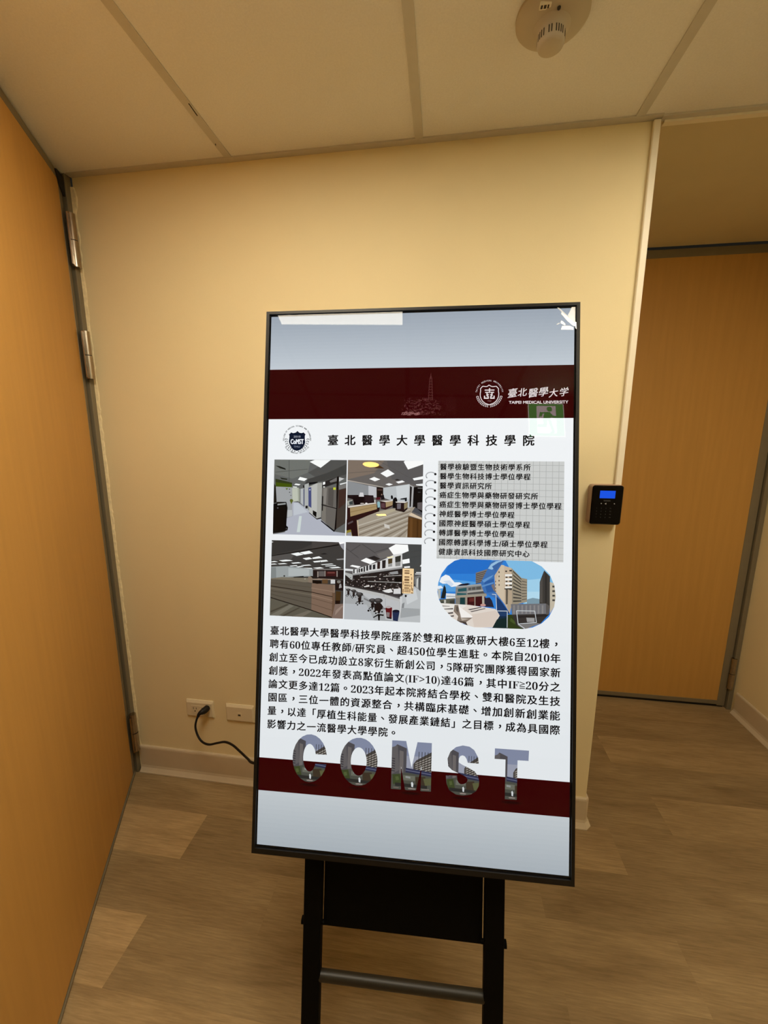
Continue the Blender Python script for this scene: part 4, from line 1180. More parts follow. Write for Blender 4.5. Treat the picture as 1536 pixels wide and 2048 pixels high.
# cove base
def cove(path, name, label):
    """path: list of (x, y); profile bulges to the right of the travel direction"""
    prof = [(0.0, 0.122), (0.005, 0.1225), (0.0085, 0.119), (0.010, 0.113), (0.010, 0.030), (0.0125, 0.020), (0.020, 0.009), (0.024, 0.004), (0.024, 0.0), (0.0, 0.0)]
    m = MB()
    P = [Vector((*p, 0)) for p in path]
    rows = []
    for i, p in enumerate(P):
        ds = []
        if i > 0: ds.append((P[i] - P[i - 1]).normalized())
        if i < len(P) - 1: ds.append((P[i + 1] - P[i]).normalized())
        ns = [Vector((d.y, -d.x, 0)) for d in ds]
        n = ns[0] if len(ns) == 1 else (ns[0] + ns[1]) / (1 + ns[0].dot(ns[1]))
        rows.append([p + n * a + Vector((0, 0, z)) for a, z in prof])
    k = len(prof)
    fs = []
    for i in range(len(P) - 1):
        for q in range(k):
            r_ = (q + 1) % k
            fs.append((i * k + q, (i + 1) * k + q, (i + 1) * k + r_, i * k + r_))
    fs += [tuple(range(k)), tuple((len(P) - 1) * k + q for q in range(k))[::-1]]
    m.raw([v for r_ in rows for v in r_], fs)
    return struct(m.build(name, BASE), label)
cove([(0.004, 0), (W_END - 0.006, 0), (W_END, 0.006), (W_END, YR - 0.02)], 'baseboard_back', 'cream cove baseboard along the back wall')
cove([(XR, YR - 0.04), (XR, YF)], 'baseboard_right', 'cream cove baseboard along the right wall')

# jagged plaster along the left corner
p = MB()
z, left = 0.01, []
while z < H - 0.03:
    left.append((R0.uniform(0.0005, 0.006) + (0.012 if 2.20 < z < 2.27 else 0) * R0.random(), z))
    z += R0.uniform(0.006, 0.03)
for (w0, z0), (w1, z1) in zip(left, left[1:]):
    p.raw([(-0.004, -0.006, z0), (w0, -0.0035, z0), (w0 + 0.002, 0.0, z0), (-0.004, -0.006, z1), (w1, -0.0035, z1), (w1 + 0.002, 0.0, z1)], [(0, 1, 4, 3), (1, 2, 5, 4)])
struct(p.build('trim_3', CAULK), 'ragged plaster edge where the wall meets the left door frame')

# left door frame jamb at the corner
f = MB()
f.box((-0.06, -0.024, 0), (-0.004, 0.0, H - 0.001))
f.box((-0.06, -0.055, 0), (-0.034, -0.024, H - 0.001))
struct(f.build('trim_4', STEEL, bevel=0.002), 'grey steel door jamb in the left corner')

# ------------------------------------------------------------------ left door, standing ajar into the room
DP, DD, DN = Vector((-0.0171, -0.0269, 0)), Vector((0.4685, -0.8834, 0)), Vector((0.8834, 0.4685, 0))
dm = Matrix((DD, -DN, Vector((0, 0, 1)))).transposed().to_4x4()   # local x along the leaf, -y out of the visible face
dm.translation = DP
d1 = bpy.data.objects.new('door_1', None)
COL.objects.link(d1)
d1.matrix_world = dm
struct(d1, 'orange wood door standing ajar along the left side')
leaf = MB(); leaf.box((0.03, 0.0, 0.018), (1.09, 0.045, 2.282))
leaf.build('door_leaf', DOORWOOD, d1)
ed = MB()
ed.box((0.004, -0.001, 0.012), (0.032, 0.046, 2.305)); ed.box((1.088, -0.001, 0.012), (1.116, 0.046, 2.305))
ed.box((0.030, -0.001, 2.280), (1.090, 0.046, 2.305))
e1 = ed.build('door_edge', STEEL, d1, bevel=0.0015); e1['label'] = 'grey steel edging'
sw = MB(); sw.box((0.004, 0.003, 0.0005), (1.116, 0.040, 0.018))
sw.build('door_seal', STEEL_DARK, d1)
st = MB(); st.box((0.004, -0.0035, 0.006), (1.116, 0.003, 0.0115))
st.build('bottom_strip', STEEL, d1)
def hinge(parent, x, y, z0, z1, flip=1):
    m = MB(); zc = (z0 + z1) / 2
    for a, b_, r in ((z0, zc - 0.002, 0.0145), (zc + 0.001, z1, 0.0130)):
        m.lathe([(0.001, a), (r, a), (r, b_), (0.001, b_)], 20, Matrix.Translation((x, y, 0)))
    h_ = m.build('hinge', CHROME, parent, smooth=True)
    l = MB(); l.box((x, y + 0.002, z0 + 0.004), (x + 0.024 * flip, y + 0.006, z1 - 0.004))
    l.build('hinge_leaf', CHROME, h_)
    l = MB(); l.lathe([(0.001, zc - 0.002), (0.0125, zc - 0.002), (0.0125, zc + 0.001), (0.001, zc + 0.001)], 16, Matrix.Translation((x, y, 0)))
    l.build('knuckle_gap', STEEL_DARK, h_)
HINGE_AT = (0.012, -0.0195)
for z0, z1 in ((2.022, 2.190), (1.652, 1.815), (0.118, 0.290)):
    hinge(d1, *HINGE_AT, z0, z1)
k = MB()
k.prism([(0.0, 2.243), (0.03, 2.262), (0.055, 2.30), (0.0, 2.304)], -0.009, -0.001)
k.build('top_bracket', STEEL_DARK, d1, bevel=0.002)

# ------------------------------------------------------------------ recessed door at the end of the right-hand recess
d2 = bpy.data.objects.new('door_2', None)
COL.objects.link(d2)
d2.location = (2.83, YR, 0)
struct(d2, 'closed orange wood door in the recess on the right')
l = MB(); l.box((-0.88, 0.002, 0.040), (-0.034, 0.04, 2.270)); l.build('door_leaf', DOORWOOD, d2)
l = MB()
l.box((-0.036, 0.0, 0.012), (0.002, 0.042, 2.302)); l.box((-0.91, 0.0, 0.012), (-0.878, 0.042, 2.302))
l.box((-0.88, 0.0, 2.266), (-0.034, 0.042, 2.302)); l.box((-0.88, 0.0, 0.018), (-0.034, 0.042, 0.042))
x_ = l.build('door_edge', STEEL, d2, bevel=0.0015); x_['label'] = 'grey steel edging'
l = MB(); l.box((-0.905, 0.01, 0.0005), (0.0, 0.035, 0.012)); l.build('door_seal', STEEL_DARK, d2)
hinge(d2, 0.006, -0.009, 0.125, 0.300)
hinge(d2, 0.006, -0.009, 1.652, 1.815)
f = MB()
f.box((2.837, YR - 0.012, 0), (XR - 0.001, YR + 0.045, H - 0.004))
f.box((1.850, YR - 0.012, 0), (1.915, YR + 0.045, H - 0.004))
struct(f.build('trim_5', STEEL, bevel=0.0015), 'grey steel frame around the recessed door')

# ------------------------------------------------------------------ ceiling things
def panel(x0, x1, y0, y1, mat, label):
    t = thing('ceiling_light_panel', label, 'light', ((x0 + x1) / 2, (y0 + y1) / 2, H - 0.003), 'recessed ceiling light panels')
    a, c_ = (x1 - x0) / 2, (y1 - y0) / 2
    m = MB()
    for q in (((-a, -c_), (a, -c_ + 0.012)), ((-a, c_ - 0.012), (a, c_)), ((-a, -c_ + 0.012), (-a + 0.012, c_ - 0.012)), ((a - 0.012, -c_ + 0.012), (a, c_ - 0.012))):
        m.box((*q[0], -0.004), (*q[1], 0.002))
    m.build('frame', GRID, t)
    m = MB(); m.box((-a + 0.012, -c_ + 0.012, -0.001), (a - 0.012, c_ - 0.012, 0.001))
    m.build('diffuser', mat, t)
    return t
panel(0.594, 1.169, -1.226, -0.645, LIGHTL, 'square ceiling light panel above and left of the camera, mirrored at the top left of the screen')
panel(2.020, 2.340, -1.500, -0.420, LIGHTR, 'long ceiling light panel nearer the right wall, in front of the door recess')
for (x, y), lb in (((0.865, -3.06), 'nearer yellow round ceiling downlight in the corridor behind the camera'), ((0.845, -5.08), 'farther yellow round ceiling downlight in the corridor behind the camera')):
    t = thing('ceiling_downlight', lb, 'light', (x, y, H - 0.002), 'round corridor downlights')
    m = MB(); m.lathe([(0.072, 0.001), (0.090, 0.001), (0.088, -0.006), (0.074, -0.004), (0.072, 0.001)], 40, caps=False); m.build('trim_ring', GRID, t, smooth=True)
    m = MB(); m.lathe([(0.001, -0.002), (0.074, -0.002), (0.074, 0.0005), (0.001, 0.0005)], 40); m.build('lens', DOWN, t)

# smoke detector
t = thing('smoke_detector', 'round cream smoke detector with vented dome on the ceiling', 'smoke detector', (1.479, -0.336, H))
m = MB(); m.lathe([(0.001, -0.0001), (0.0735, -0.0001), (0.0735, -0.006), (0.070, -0.010), (0.056, -0.016), (0.040, -0.022), (0.001, -0.022)], 56); m.build('base_plate', DETECTOR, t, smooth=True)
m = MB(); m.lathe([(0.001, -0.020), (0.040, -0.020), (0.032, -0.026), (0.0285, -0.030), (0.0275, -0.034), (0.0275, -0.051), (0.0255, -0.056), (0.021, -0.0585), (0.001, -0.0595)], 56)
dome = m.build('dome', DETECTOR, t, smooth=True)
m = MB()
for a in range(0, 360, 11):
    if a % 55 in (0,) :
        continue
    M = Matrix.Rotation(math.radians(a - 90 - 2), 4, 'Z')
    m.box((0.0272, -0.0010, -0.0490), (0.0279, 0.0010, -0.0360), M)
m.build('vent_slots', SLOT, dome)
m = MB(); m.box((-0.034, -0.050, -0.0205), (-0.012, -0.038, -0.0150)); lb_ = m.build('label_plate', RACEWAY, t)
m = MB()
for x0, w in ((-0.032, 0.004), (-0.026, 0.005), (-0.019, 0.003)):
    m.box((x0, -0.048, -0.0209), (x0 + w, -0.041, -0.0204))
m.build('label_marks', SLOT, lb_)
m = MB(); m.lathe([(0.0005, -0.0215), (0.0035, -0.0215), (0.003, -0.0245), (0.0005, -0.025)], 16, Matrix.Translation((0.004, -0.041, 0))); m.build('indicator_lamp', SLOT, t, smooth=True)

# exit sign hanging behind the camera (seen mirrored in the screen)
t = thing('exit_sign', 'green lit exit sign with running figure hanging from the ceiling, mirrored in the screen', 'exit sign', (1.975, -1.80, 2.15))
m = MB(); m.box((-0.106, -0.03, -0.108), (0.106, -0.001, 0.108)); m.build('housing', RACEWAY, t, bevel=0.003)
m = MB(); m.box((-0.008, -0.02, 0.108), (0.008, -0.008, H - 2.15 - 0.003)); m.build('hanger', GRID, t)
m = MB(); m.box((-0.100, -0.002, -0.102), (0.100, 0.001, 0.102)); face = m.build('sign_face', SIGNG, t)
m = MB()
def sp(u, v):     # 0..1 across and down the sign as its mirror image reads
    return (-0.1 + 0.2 * u, 0.102 - 0.204 * v)
def poly(mb, pts, y):
    mb.face([(sp(*q)[0], y, sp(*q)[1]) for q in pts])
for q in ([(0, 0), (1, 0), (1, 0.018), (0, 0.018)], [(0, 0.982), (1, 0.982), (1, 1), (0, 1)], [(0, 0), (0.02, 0), (0.02, 1), (0, 1)], [(0.98, 0), (1, 0), (1, 1), (0.98, 1)]):
    poly(m, q, 0.0016)
m.mat = 0
poly(m, [(0.235, 0.075), (0.775, 0.075), (0.775, 0.90), (0.235, 0.90)], 0.0014)
pw = m.build('pictogram_door', SIGNW, face)
m = MB()
hx, hy = 0.60, 0.175
poly(m, [(hx + 0.075 * math.cos(i * math.pi / 12), hy + 0.075 * math.sin(i * math.pi / 12)) for i in range(24)], 0.0021)
poly(m, [(0.34, 0.265), (0.60, 0.265), (0.68, 0.36), (0.735, 0.39), (0.775, 0.39), (0.775, 0.45), (0.70, 0.44), (0.62, 0.40)], 0.0020)
poly(m, [(0.34, 0.265), (0.42, 0.285), (0.36, 0.41), (0.285, 0.41)], 0.0022)
poly(m, [(0.46, 0.265), (0.62, 0.265), (0.62, 0.44), (0.52, 0.53), (0.40, 0.48)], 0.0023)
poly(m, [(0.40, 0.47), (0.53, 0.50), (0.50, 0.72), (0.24, 0.72), (0.24, 0.64), (0.41, 0.63)], 0.0024)
poly(m, [(0.52, 0.44), (0.60, 0.42), (0.72, 0.86), (0.60, 0.98), (0.55, 0.93), (0.63, 0.82)], 0.0025)
m.build('running_figure', SIGNG, pw)
# ------------------------------------------------------------------ wall fittings
def plate(name, label, x0, z0, x1, z1):
    t = thing(name, label, 'outlet' if name == 'power_outlet' else 'wall plate', ((x0 + x1) / 2, 0, (z0 + z1) / 2))
    a, c_ = (x1 - x0) / 2, (z1 - z0) / 2
    m = MB()
    o, i_ = rrect(-a, -c_, a, c_, 0.004, 3), rrect(-a + 0.006, -c_ + 0.010, a - 0.006, c_ - 0.010, 0.003, 3)
    n = len(o)
    m.raw([(x, -0.0001, z) for x, z in o] + [(x, -0.004, z) for x, z in o] + [(x, -0.010, z) for x, z in i_],
          [(k_, (k_ + 1) % n, n + (k_ + 1) % n, n + k_) for k_ in range(n)] + [(n + k_, n + (k_ + 1) % n, 2 * n + (k_ + 1) % n, 2 * n + k_) for k_ in range(n)] + [tuple(2 * n + k_ for k_ in range(n))])
    m.build('cover_plate', PLASTIC, t)
    return t
t = plate('power_outlet', 'cream double power outlet on the wall with a black plug in its right socket', 0.2435, 0.2915, 0.3665, 0.3695)
m = MB(); m.box((-0.035, -0.0112, -0.0175), (0.035, -0.0095, 0.0175)); s_ = m.build('socket_block', PLASTIC, t, bevel=0.0008)
for cx in (-0.019, 0.019):
    m = MB()
    m.box((cx - 0.0075, -0.0118, 0.001), (cx - 0.0055, -0.0110, 0.010)); m.box((cx + 0.0055, -0.0118, 0.001), (cx + 0.0075, -0.0110, 0.009))
    m.prism([(cx + 0.0028 * math.cos(q * math.pi / 6), -0.0075 + 0.0028 * math.sin(q * math.pi / 6)) for q in range(12)], -0.0118, -0.0110)
    m.build('socket_opening', SLOT, s_)
t = plate('phone_jack_plate', 'cream wall plate with one small jack, partly behind the display', 0.4205, 0.288, 0.5435, 0.367)
m = MB(); m.box((-0.008, -0.0112, -0.010), (0.008, -0.0095, 0.008)); s_ = m.build('jack_block', PLASTIC, t, bevel=0.0008)
m = MB(); m.box((-0.0055, -0.0117, -0.0065), (0.0055, -0.0111, 0.000)); m.build('jack_opening', SLOT, s_)

# power cord
pc = thing('power_cable', 'black power cord with a plug running from the outlet to the display', 'cord', (0.330, 0, 0.330))
off = Vector((-0.330, 0, -0.330))
def sm(pts, n=6):
    P = [Vector(q) for q in pts]; out = []
    for i in range(len(P) - 1):
        a, b_, c_, d_ = P[max(i - 1, 0)], P[i], P[i + 1], P[min(i + 2, len(P) - 1)]
        for k_ in range(n):
            u = k_ / n
            out.append(0.5 * ((2 * b_) + (c_ - a) * u + (2 * a - 5 * b_ + 4 * c_ - d_) * u * u + (3 * b_ - a - 3 * c_ + d_) * u ** 3))
    return out + [P[-1]]
path = [Vector(q) for q in ART['cord']] + [Vector((0.78, -0.33, 0.42)), Vector((0.95, -0.42, 0.56)), Vector((1.08, -0.50, 0.72)), Vector((1.12, -0.545, 0.80))]
m = MB(); m.tube([q + off for q in sm(path)], 0.0042, 10); m.build('cable', CABLE, pc, smooth=True)
m = MB()
m.tube([Vector(q) + off for q in ((0.3430, -0.0125, 0.3440), (0.3425, -0.022, 0.3440), (0.3385, -0.034, 0.3440), (0.3340, -0.041, 0.3432), (0.3300, -0.045, 0.3415), (0.3270, -0.049, 0.3375), (0.3250, -0.053, 0.3300))], [0.0125, 0.0135, 0.0130, 0.0105, 0.0085, 0.0065, 0.0048], 14)
m.build('plug', CABLE, pc, smooth=True)

# raceway down the wall edge
m = MB(); m.box((1.8275, -0.011, 1.285), (W_END - 0.0005, -0.0002, H - 0.006))
rw = tag(m.build('cable_raceway', RACEWAY, bevel=0.0025), 'narrow white cable raceway running from ceiling to card reader on the wall edge', 'cable raceway')

# access card reader
t = thing('card_reader', 'black keypad card reader with lit blue display on the wall edge', 'card reader', (1.7985, 0, 1.237))
a, c_ = 0.0475, 0.064
m = MB()
o = rrect(-a, -c_, a, c_, 0.009, 6); i_ = rrect(-a + 0.002, -c_ + 0.002, a - 0.002, c_ - 0.002, 0.008, 6); n = len(o)
m.raw([(x, -0.0003, z) for x, z in o] + [(x, -0.030, z) for x, z in o] + [(x, -0.034, z) for x, z in i_],
      [(k_, (k_ + 1) % n, n + (k_ + 1) % n, n + k_) for k_ in range(n)] + [(n + k_, n + (k_ + 1) % n, 2 * n + (k_ + 1) % n, 2 * n + k_) for k_ in range(n)] + [tuple(2 * n + k_ for k_ in range(n)), tuple(range(n))[::-1]])
bd = m.build('casing', CREAMEDGE, t)
m = MB()
i2 = rrect(-a + 0.001, -c_ + 0.001, a - 0.001, c_ - 0.001, 0.0085, 6); i3 = rrect(-a + 0.004, -c_ + 0.004, a - 0.004, c_ - 0.004, 0.007, 6)
m.raw([(x, -0.0335, z) for x, z in i2] + [(x, -0.0375, z) for x, z in i3], [(k_, (k_ + 1) % n, n + (k_ + 1) % n, n + k_) for k_ in range(n)] + [tuple(n + k_ for k_ in range(n))])
fp = m.build('front_panel', BLACKGLOSS, t)
m = MB(); m.box((-0.024, -0.0380, 0.0225), (0.0215, -0.0372, 0.0465)); m.build('display', LCD, t)
m = MB()
m.box((-0.011, -0.0378, 0.0130), (0.009, -0.0374, 0.0160)); m.build('maker_mark', KEYINK, fp)
GLY = {}
def glyphs():
    cu = bpy.data.curves.new('glyph', 'FONT'); cu.resolution_u = 3
    ob = bpy.data.objects.new('glyph', cu); COL.objects.link(ob)
    def get(ch, offs):
        key = (ch, offs)
        if key not in GLY:
            cu.offset = offs
            def ev(s):
                cu.body = s
                bpy.context.view_layer.update()
                e = ob.evaluated_get(bpy.context.evaluated_depsgraph_get())
                me = e.to_mesh()
                r = [(v.co.x, v.co.y) for v in me.vertices], [tuple(q.vertices) for q in me.polygons]
                e.to_mesh_clear()
                return r
            v2, _ = ev(ch + ch); v, f_ = ev(ch)
            adv = (max(x for x, y in v2) - max(x for x, y in v)) if v else 0.3
            if ord(ch) > 0x2e80 and ord(ch) < 0x1d000: adv = 1.0
            GLY[key] = (v, f_, adv)
        return GLY[key]
    def done():
        bpy.data.objects.remove(ob); bpy.data.curves.remove(cu)
    return get, done
glyph, glyph_done = glyphs()
def flat_text(s, u, w, em, offs=0.0, width=None, adv=None, slope=0.0, sx=1.0, align='l', shear=0.0):
    """list of (verts (u,w), faces); w is the baseline"""
    G = [(c_, glyph(c_, offs) if c_ != ' ' else ([], [], 0.30)) for c_ in s]
    A = [(adv / em if adv else g_[2]) for _, g_ in G]
    tot = sum(A) * em * sx
    if width:
        k_ = width / tot
    else:
        k_ = 1.0
    if align == 'c': u -= tot * k_ / 2
    if align == 'r': u -= tot * k_
    out, x = [], u
    for (ch, g_), a_ in zip(G, A):
        cj = 0x2e80 < ord(ch) < 0x1d000
        sl = slope if cj else 0.0
        gs = 0.93 if cj and ch not in '，。、' else 1.0     # characters sit a little inside their cell
        dx, dz, kx = (0.31, 0.30, 1) if ch in '，。、' else (0, 0, 1)
        pad = (a_ - g_[2]) * em * sx * k_ / 2 if adv else 0.0
        out.append(([(x + pad + (vx + dx + vy * shear) * em * sx * k_, w + (vy + dz + sl * (vx - 0.5)) * em) for vx, vy in [(0.5 * (1 - gs) + p_[0] * gs, 0.38 * (1 - gs) + p_[1] * gs) for p_ in g_[0]]], g_[1], cj))
        x += a_ * em * sx * k_
    return out
def put(mb, blocks, y, col=None, fat=0.0, only_han=False):
    """fat: extra stroke weight, laid on as overlapping copies"""
    for v, f_, *cj in blocks:
        for dx, dz in (((0, 0),) if not fat or (only_han and not cj[0]) else ((-fat, fat * 0.35), (fat, -fat * 0.35), (0, fat * 0.6), (0, -fat * 0.6))):
            mb.raw([(p[0] + dx, y, p[1] + dz) for p in v], f_, col)
keys = ['123', '456', '789', '*0#']
for r_, ks in enumerate(keys):
    for q, ch in enumerate(list(ks) + ['F%d' % (r_ + 1)]):
        m = MB(); put(m, flat_text(ch, -0.0295 + 0.0138 * q, -0.0115 - 0.0098 * r_, 0.0052, align='c'), -0.0377); m.build('key', KEYINK, fp)
for x, r_ in ((-0.0175, 0.0016), (0.0215, 0.0016)):
    m = MB(); m.prism([(x + r_ * math.cos(q * math.pi / 5), 0.0055 + r_ * math.sin(q * math.pi / 5)) for q in range(10)], -0.0380, -0.0374); m.build('indicator_lamp', KEYLIGHT, fp)
m = MB(); m.prism([(-0.0075, 0.0050), (-0.0025, 0.0078), (-0.0025, 0.0022)], -0.0380, -0.0374)
m.build('arrow_mark', KEYLIGHT, fp)

# ------------------------------------------------------------------ digital signage display on its easel stand
TLc, SX, SN = Vector((0.87279394, -0.42960344, 1.72419463)), Vector((0.9990735, 0.04297509, 0.00229932)).normalized(), Vector((0.04157899, -0.97764496, 0.20611046)).normalized()
SY = Vector((0.01110554, -0.2058239, -0.97852603)).normalized()
LEN = TLc.z / -SY.z                       # distance down the screen plane from the picture's top to the floor
dmx = Matrix((SX, -SN, -SY)).transposed().to_4x4()
dmx.translation = TLc + SY * LEN
disp = thing('signage_display', 'tall lit digital signage screen in a black frame on an easel stand', 'display')
disp.matrix_world = dmx
SW, SH = 0.6807, 1.2101
def U(v):                                  # height up the plane for a distance v below the picture's top
    return LEN - v
def Wq(u_mm, v_mm):
    return (u_mm / 1000.0, LEN - v_mm / 1000.0)

# housing and bezel
m = MB(); m.box((-0.006, 0.0015, U(SH + 0.012)), (SW + 0.006, 0.034, U(-0.006)))
m.build('rear_housing', BLACK, disp, bevel=0.003)
def ringframe(m, o, i_, y0, y1):
    (a0, b0, a1, b1), (c0, d0, c1, d1) = o, i_
    O = [(a0, b0), (a1, b0), (a1, b1), (a0, b1)]; I = [(c0, d0), (c1, d0), (c1, d1), (c0, d1)]
    for k_ in range(4):
        l_ = (k_ + 1) % 4
        m.face([(O[k_][0], y0, O[k_][1]), (O[l_][0], y0, O[l_][1]), (I[l_][0], y0, I[l_][1]), (I[k_][0], y0, I[k_][1])])
        m.face([(O[k_][0], y0, O[k_][1]), (O[k_][0], y1, O[k_][1]), (O[l_][0], y1, O[l_][1]), (O[l_][0], y0, O[l_][1])])
        m.face([(I[k_][0], y0, I[k_][1]), (I[l_][0], y0, I[l_][1]), (I[l_][0], y1, I[l_][1]), (I[k_][0], y1, I[k_][1])])
m = MB()
ringframe(m, (-0.0095, U(SH + 0.0155), SW + 0.0095, U(-0.0092)), (-0.0025, U(SH + 0.004), SW + 0.0025, U(-0.003)), -0.007, 0.030)
m.build('bezel', BEZEL, disp)
m = MB(); m.prism([(SW + 0.0095 + 0.003 * math.sin(q * math.pi / 6), U(0.541) + 0.005 * math.cos(q * math.pi / 6)) for q in range(7)], 0.004, 0.014)
m.build('side_knob', BLACK, disp)

# lit picture: one flat screen with its printed layers
WHITE, GREY = (238, 241, 243), (176, 184, 194)
DARKRED, INKC = lin((50, 1, 4)), lin((14, 12, 14))
scr_m = MB()
def srect(mb, u0, v0, u1, v1, y, col):
    mb.face([(u0, y, U(v0)), (u0, y, U(v1)), (u1, y, U(v1)), (u1, y, U(v0))], col)
srect(scr_m, -0.0024, -0.0029, SW + 0.0024, SH + 0.0039, 0.001, (0.002, 0.002, 0.002))
screen = scr_m.build('screen', SCREEN_MAT, disp)
BG = MB()
def grad(mb, v0, v1, c0, c1, n=10):
    for i in range(n):
        a_, b_ = i / n, (i + 1) / n
        t_ = (a_ + b_) / 2
        srect(mb, 0, v0 + (v1 - v0) * a_, SW, v0 + (v1 - v0) * b_, 0.0, lin([x + (y_ - x) * t_ for x, y_ in zip(c0, c1)]))
grad(BG, 0.0, 0.1245, (158, 168, 180), (196, 205, 213), 16)
grad(BG, 0.2405, 1.0155, (245, 248, 250), (228, 233, 236), 16)
grad(BG, 1.089, SH, (194, 201, 205), (168, 177, 184), 12)
BG.build('page_background', SCREEN_MAT, screen)
m = MB(); srect(m, 0, 0.1245, SW, 0.2405, 0.0, DARKRED); hb = m.build('header_banner', ART_MAT, screen)
m = MB(); srect(m, 0, 1.0155, SW, 1.089, 0.0, DARKRED); m.build('footer_banner', ART_MAT, screen)

# pictures
def art(name, key, clip=None, y0=-0.0002):
    mb = MB()
    for i, e in enumerate(ART[key]):
        pts = [(e[k_], e[k_ + 1]) for k_ in range(3, len(e), 2)]
        if clip:
            pts = clip_poly(pts, clip)
        if len(pts) >= 3:
            tri = [(a_ / 1000, y0 - i * 0.000006, U(b_ / 1000)) for a_, b_ in pts]
            mb.face(tri, lin(e[:3]))
    return mb.build(name, ART_MAT, screen)
def area(P):
    return sum(P[i][0] * P[(i + 1) % len(P)][1] - P[(i + 1) % len(P)][0] * P[i][1] for i in range(len(P))) / 2
def clip_poly(S, C):
    if area(C) < 0: C = C[::-1]
    out = list(S)
    for i in range(len(C)):
        (ax, ay), (bx_, by) = C[i], C[(i + 1) % len(C)]
        inp, out = out, []
        if not inp: break
        def side(p): return (bx_ - ax) * (p[1] - ay) - (by - ay) * (p[0] - ax)
        for k_ in range(len(inp)):
            p, q = inp[k_ - 1], inp[k_]
            sp_, sq = side(p), side(q)
            if (sp_ >= 0) != (sq >= 0):
                t_ = sp_ / (sp_ - sq)
                out.append((p[0] + (q[0] - p[0]) * t_, p[1] + (q[1] - p[1]) * t_))
            if sq >= 0: out.append(q)
    return out
def quad(u0, v0, u1, v1): return [(u0, v0), (u1, v0), (u1, v1), (u0, v1)]
art('cold_storage_picture', 'cold_storage_picture', quad(16.6, 334.4, 186.8, 506.9))
art('office_picture', 'office_picture', quad(189.2, 334.4, 359.6, 507.0))
art('reception_picture', 'reception_picture', quad(15.6, 520.8, 186.0, 693.4))
art('laboratory_picture', 'laboratory_picture', quad(188.6, 520.8, 359.4, 693.8))
art('campus_picture', 'campus_picture', [tuple(q) for q in ART['campus_outline']])

# notebook page with grid, rings
m = MB()
nu0, nv0, nu1, nv1 = 392.7, 335.0, 662.8, 552.0
srect(m, nu0 / 1e3, nv0 / 1e3, nu1 / 1e3, nv1 / 1e3, -0.0002, lin((206, 208, 206)))
i = 0
x = nu0 + 3
while x < nu1:
    srect(m, x / 1e3, nv0 / 1e3, (x + 0.9) / 1e3, nv1 / 1e3, -0.00024, lin((172, 174, 172))); x += 13.45
y = nv0 + 8
while y < nv1:
    srect(m, nu0 / 1e3, y / 1e3, nu1 / 1e3, (y + 0.9) / 1e3, -0.00024, lin((172, 174, 172))); y += 13.7
m.build('notebook_page', ART_MAT, screen)
m = MB()
def stroke(mb, pts, w, y, col):
    for (a0, b0), (a1, b1) in zip(pts, pts[1:]):
        d = math.hypot(a1 - a0, b1 - b0) or 1
        nx, ny = -(b1 - b0) / d * w / 2, (a1 - a0) / d * w / 2
        mb.face([(p / 1e3, y, U(q / 1e3)) for p, q in ((a0 + nx, b0 + ny), (a1 + nx, b1 + ny), (a1 - nx, b1 - ny), (a0 - nx, b0 - ny))], col)
def disc(mb, cx, cy, r, y, col, n=12):
    mb.face([((cx + r * math.cos(q * 2 * math.pi / n)) / 1e3, y, U((cy + r * math.sin(q * 2 * math.pi / n)) / 1e3)) for q in range(n)], col)
for u_, v_ in ART['rings']:
    pts = [(u_ - 9.5 + 11 * math.cos(math.radians(q)), v_ + 3.8 - 8 * math.sin(math.radians(q))) for q in range(28, 232, 12)]
    stroke(m, pts, 2.0, -0.0003, lin((128, 131, 134)))
    stroke(m, pts[1:-2], 0.7, -0.00032, lin((206, 209, 212)))
    disc(m, u_, v_, 2.7, -0.00035, lin((24, 24, 26)))
m.build('notebook_rings', ART_MAT, screen)

# lettering
def bold(s):                               # serif digits and capitals, as on the page
    r_ = ''
    for ch in s:
        if ch.isdigit(): r_ += chr(0x1D7CE + int(ch))
        elif 'A' <= ch <= 'Z': r_ += chr(0x1D400 + ord(ch) - 65)
        else: r_ += ch
    return r_
SL = 0.055
m = MB()
for i, ch in enumerate('臺北醫學大學醫學科技學院'):
    u_ = (153.4 + 39.41 * i) / 1e3
    put(m, flat_text(ch, u_ - 0.0138, U(0.2888) - 0.39 * 0.0276, 0.0276, slope=SL), -0.0003, INKC, fat=0.00075)
m.build('title_lettering', ART_MAT, screen)
m = MB()
for i, s in enumerate(['醫學檢驗暨生物技術學系所', '醫學生物科技博士學位學程', '醫學資訊研究所', '癌症生物學與藥物研發研究所', '癌症生物學與藥物研發博士學位學程', '神經醫學博士學位學程', '國際神經醫學碩士學位學程', '轉譯醫學博士學位學程', '國際轉譯科學博士/碩士學位學程', '健康資訊科技國際研究中心']):
    put(m, flat_text(s, 0.3962, U(0.3480 + 0.0209 * i) - 0.39 * 0.0164, 0.0164, slope=SL), -0.0003, INKC, fat=0.00045)
m.build('list_lettering', ART_MAT, screen)
m = MB()
for i, s in enumerate(['臺北醫學大學醫學科技學院座落於雙和校區教研大樓6至12樓，', '聘有60位專任教師/研究員、超450位學生進駐。本院自2010年', '創立至今已成功設立8家衍生新創公司，5隊研究團隊獲得國家新', '創獎，2022年發表高點值論文(IF>10)達46篇，其中IF≧20分之', '論文更多達12篇。2023年起本院將結合學校、雙和醫院及生技', '園區，三位一體的資源整合，共構臨床基礎、增加創新創業能', '量，以達「厚植生科能量、發展產業鏈結」之目標，成為具國際', '影響力之一流醫學大學學院。']):
    u0 = 0.0165 - 0.0002 * i
    put(m, flat_text(bold(s), u0, U(0.7266 + 0.03025 * i) - 0.39 * 0.0232, 0.0232, slope=SL, width=(0.6605 - u0) if i < 7 else 0.3015), -0.0003, INKC, fat=0.00056, only_han=True)
